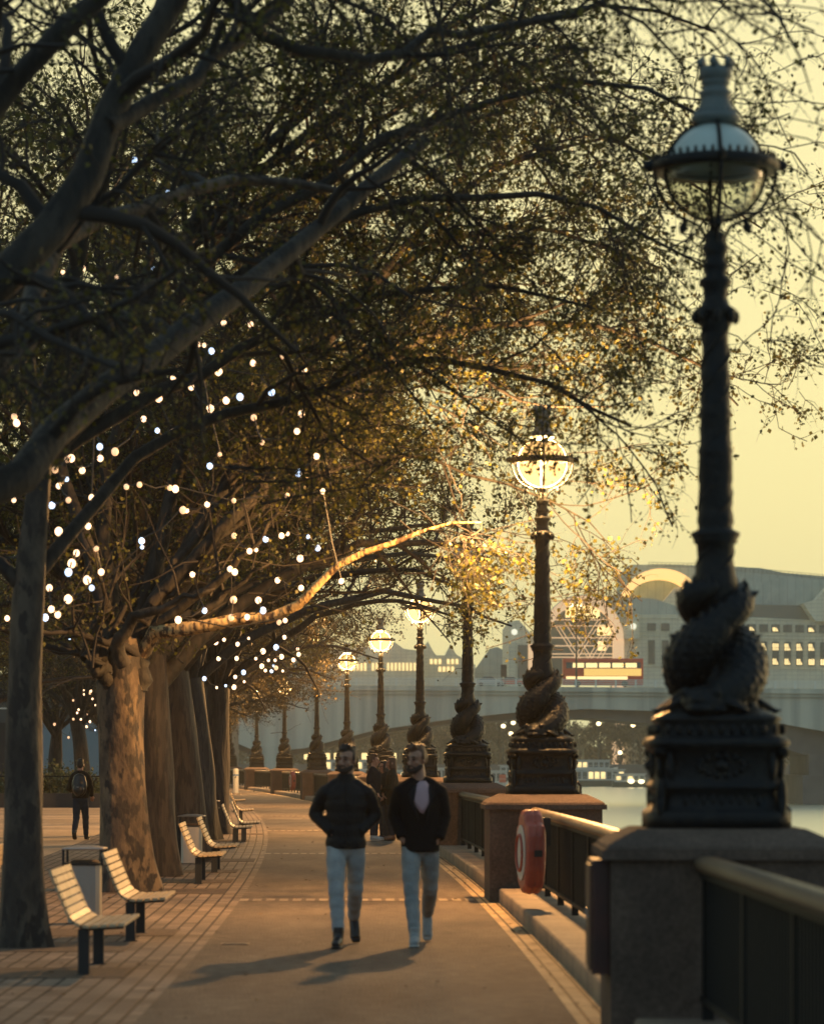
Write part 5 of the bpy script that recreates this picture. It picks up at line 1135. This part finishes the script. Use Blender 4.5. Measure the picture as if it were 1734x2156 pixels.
# --- boats
def boat(x0, x1, D, lab, deck=1.4, roof=3.4, hullm=None, cabm=None, cab=(.08,.85), lit=3, nw=8, seed=0):
    a, c = W(x0,1600,D).x, W(x1,1600,D).x; L_ = c-a; r = empty('river_boat', (a, D, -5)); tag(r, lab, 'boat', 'boats moored across the river')
    b = MB(); b.loft([[(x, y*w_, z) for y, z in ((-1,deck+s),(-.85,.0),(.85,.0),(1,deck+s))] for x, w_, s in ((0,2.0,.1),(.5,2.5,0),(L_*.75,2.5,.05),(L_*.92,1.7,.3),(L_,.25,.6))]); b.build('hull', hullm or M['hull'], r)
    b = MB(); b.bx(L_*cab[0], L_*cab[1], -2.1, 2.1, deck, roof); b.build('cabin', cabm or M['white'], r)
    b = MB(); b.bx(L_*cab[0]-.5, L_*cab[1]+.4, -2.4, 2.4, roof+.002, roof+.18); b.build('roof', M['white'], r)
    rr = random.Random(seed); w0 = L_*(cab[1]-cab[0])/nw
    for k in range(nw):
        b = MB(); x = L_*cab[0]+w0*(k+.14); b.bx(x, x+w0*.72, -2.16, -2.08, deck+.5, roof-.5); b.build('window', M['winlit'] if rr.random() < lit/nw else M['glassdark'], r)
    b = MB()
    for k in range(int(L_/1.5)): b.bx(k*1.5, k*1.5+.05, -2.4, -2.35, deck, deck+.9)
    b.bx(0, L_*.9, -2.42, -2.36, deck+.9, deck+.96); b.build('guard_rail', M['railwhite'], r)
    return r
boat(1186, 1335, 778, 'long white passenger boat with dark hull and lit cabin windows right of the second lamp', 1.5, 4.2, nw=9, lit=5, seed=1)
boat(1180, 1300, 790, 'white upper deck boat moored behind the long passenger boat', 4.4, 6.6, hullm=M['white'], nw=8, lit=2, seed=2)
o = boat(1288, 1368, 760, 'small boat with a glaring bow light in front of the long white boat', 1.3, 3.2, nw=5, lit=2, seed=3)
b = MB(); b.ell((4.5,-2.6,1.5), (.8,.3,.55)); b.ell((7.0,-2.6,1.4), (.75,.3,.5)); b.v = b.v; b.build('search_light', M['lampglow'], o, True)
o = boat(1010, 1072, 745, 'white launch with a red cabin door between the second and third lamps', 1.2, 4.0, hullm=M['white'], nw=5, lit=0, seed=4)
b = MB(); b.bx(4.6,6.2,-2.2,-2.1,1.3,3.2); b.build('red_door', M['busred'], o)
boat(900, 1006, 770, 'white boat seen right of the man in the blazer', 1.6, 4.6, hullm=M['white'], nw=8, lit=1, seed=5)
boat(640, 905, 785, 'long bluish white restaurant boat behind the walking men', 1.8, 4.0, hullm=M['white'], nw=18, lit=4, seed=6)
o = boat(655, 860, 800, 'tall moored ship with bright yellow awnings along its top deck', 4.0, 6.6, hullm=M['hull'], nw=12, lit=2, seed=7)
for x0, x1 in ((676,694),(703,726),(761,792),(640,655),(816,834)):
    a = W(x0,1600,798).x-o.location.x; c = W(x1,1600,798).x-o.location.x; b = MB(); b.bx(a, c, -2.3, -.5, 6.85, 8.5); b.build('lit_awning', M['winlit'], o)
boat(1600, 1700, 790, 'low dark barge moored by the quay left of the bridge pier', 1.6, 2.1, hullm=M['hull'], cabm=M['hull'], nw=3, lit=0, seed=8)
o = boat(1664, 1700, 770, 'small white day boat beside the bridge pier', 1.0, 2.3, hullm=M['white'], nw=3, lit=0, seed=9)
boat(1040, 1200, 800, 'pale pontoon with a flat roof behind the second lamp post', 2.2, 5.2, hullm=M['hull'], nw=10, lit=3, seed=10)
# --- left side of the plaza
zw = 110
lw = empty('plaza_wall', (W(0,1600,zw).x, zw, 0)); tag(lw, 'low dark plaza wall with a thin rail on top, behind the backpack man', 'wall')
b = MB(); b.bx(-16, 9.4-3.1, 0, .4, 0, .5); b.build('wall', M['darkwall'], lw)
b = MB(); b.bx(-16, 6.3, .1, .16, 1.08, 1.13)
for k in range(60): b.bx(-16+k*.37, -16+k*.37+.02, .1, .14, .5, 1.08)
b.build('rail', M['ironpanel'], lw)
rng = np.random.default_rng(9)
hd = empty('hedge', (-13.6, 117, 0)); tag(hd, 'dark green clipped shrubs behind the low plaza wall', 'hedge')
c = rng.normal(size=(9000,3))*np.array([2.0,.8,.28]); c[:,2] = np.abs(c[:,2])*1.2+.2+.6*np.exp(-(c[:,0]/2.2)**2)*rng.random(9000); P_ = np.stack([c, c+rng.normal(size=c.shape)*.1], 1)
V, Q = leaves(rng, P_, 1, .13, .02); npmesh('foliage', V, Q, M['hedge'], hd)
c = rng.normal(size=(300,3))*np.array([1.8,.6,.0]); P_ = np.stack([c*np.array([.5,.5,0]), c+np.array([0,0,1.0])], 1); V, Q = tubes(P_, np.full((300,2),.012), 3); npmesh('stems', V, Q, M['twig'], hd)
block([(-60,1522),(22,1522),(22,1640),(-60,1640)], 150, 12, M['darkwall'], 'dark low building at the extreme left behind the first trunk', [( -40,1490,26,1493,M['railwhite'])])
r = block([(70,1515),(240,1515),(240,1652),(70,1652)], 260, 20, M['bluewall'], 'blue grey wall glimpsed between the thin plaza trunks')
block([(-400,1420),(60,1420),(240,1440),(480,1500),(480,1630),(-400,1630)], 330, 20, M['darkwall'], 'dark mass of buildings far beyond the plaza')
# --- haze
b = MB(); b.bx(-480, 480, -8, 1100, -8.2, 62); hz = b.build('haze', None); tag(hz, kind='stuff')
hm = bpy.data.materials.new('haze_air'); hm.use_nodes = True; n = hm.node_tree; n.nodes.clear(); o = n.nodes.new('ShaderNodeOutputMaterial'); v = n.nodes.new('ShaderNodeVolumePrincipled')
v.inputs['Color'].default_value = (.95,.96,.86,1); v.inputs['Density'].default_value = .00024; v.inputs['Anisotropy'].default_value = .6; n.links.new(v.outputs[0], o.inputs['Volume'])
hz.data.materials.clear(); hz.data.materials.append(hm)

rng = np.random.default_rng(77); n_ = 520; zs_ = rng.uniform(19, 90, n_)**1.0; P_ = []
for z in zs_:
    o_ = rng.choice([rng.uniform(-7, -3.2), rng.uniform(-3.6, -.9), rng.normal(-.72, .12)], p=[.5, .2, .3]); P_.append(tuple(along(z, o_, .012)))
P_ = np.array(P_); A_ = rng.uniform(0, 2*PI, n_); S_ = rng.uniform(.018, .05, n_)[:, None]; dx = np.stack([np.cos(A_), np.sin(A_), 0*A_+.15], 1)*S_; dy = np.stack([-np.sin(A_), np.cos(A_), 0*A_+.1], 1)*S_*.6
V = np.stack([P_-dx, P_-dy+[0,0,.006], P_+dx, P_+dy], 1).reshape(-1, 3)
o = npmesh('fallen_leaves', V, np.arange(n_*4).reshape(-1, 4), mat('fallen_leaf', (.20,.12,.05), .8, col2=(.09,.06,.03), scale=3)); tag(o, 'small brown fallen leaves scattered over the paving', 'leaves', kind='stuff')

uc = empty('utility_cover', (-1.62, 28.3, .0)); tag(uc, 'small dark metal utility cover set in the path left of the walking men', 'cover')
b = MB(); b.bx(-.13, .13, -.11, .11, -.02, .006); b.build('frame', M['ledge'], uc); b = MB(); b.bx(-.11, .11, -.09, .09, -.01, .009); b.build('lid', M['blackmetal'], uc)
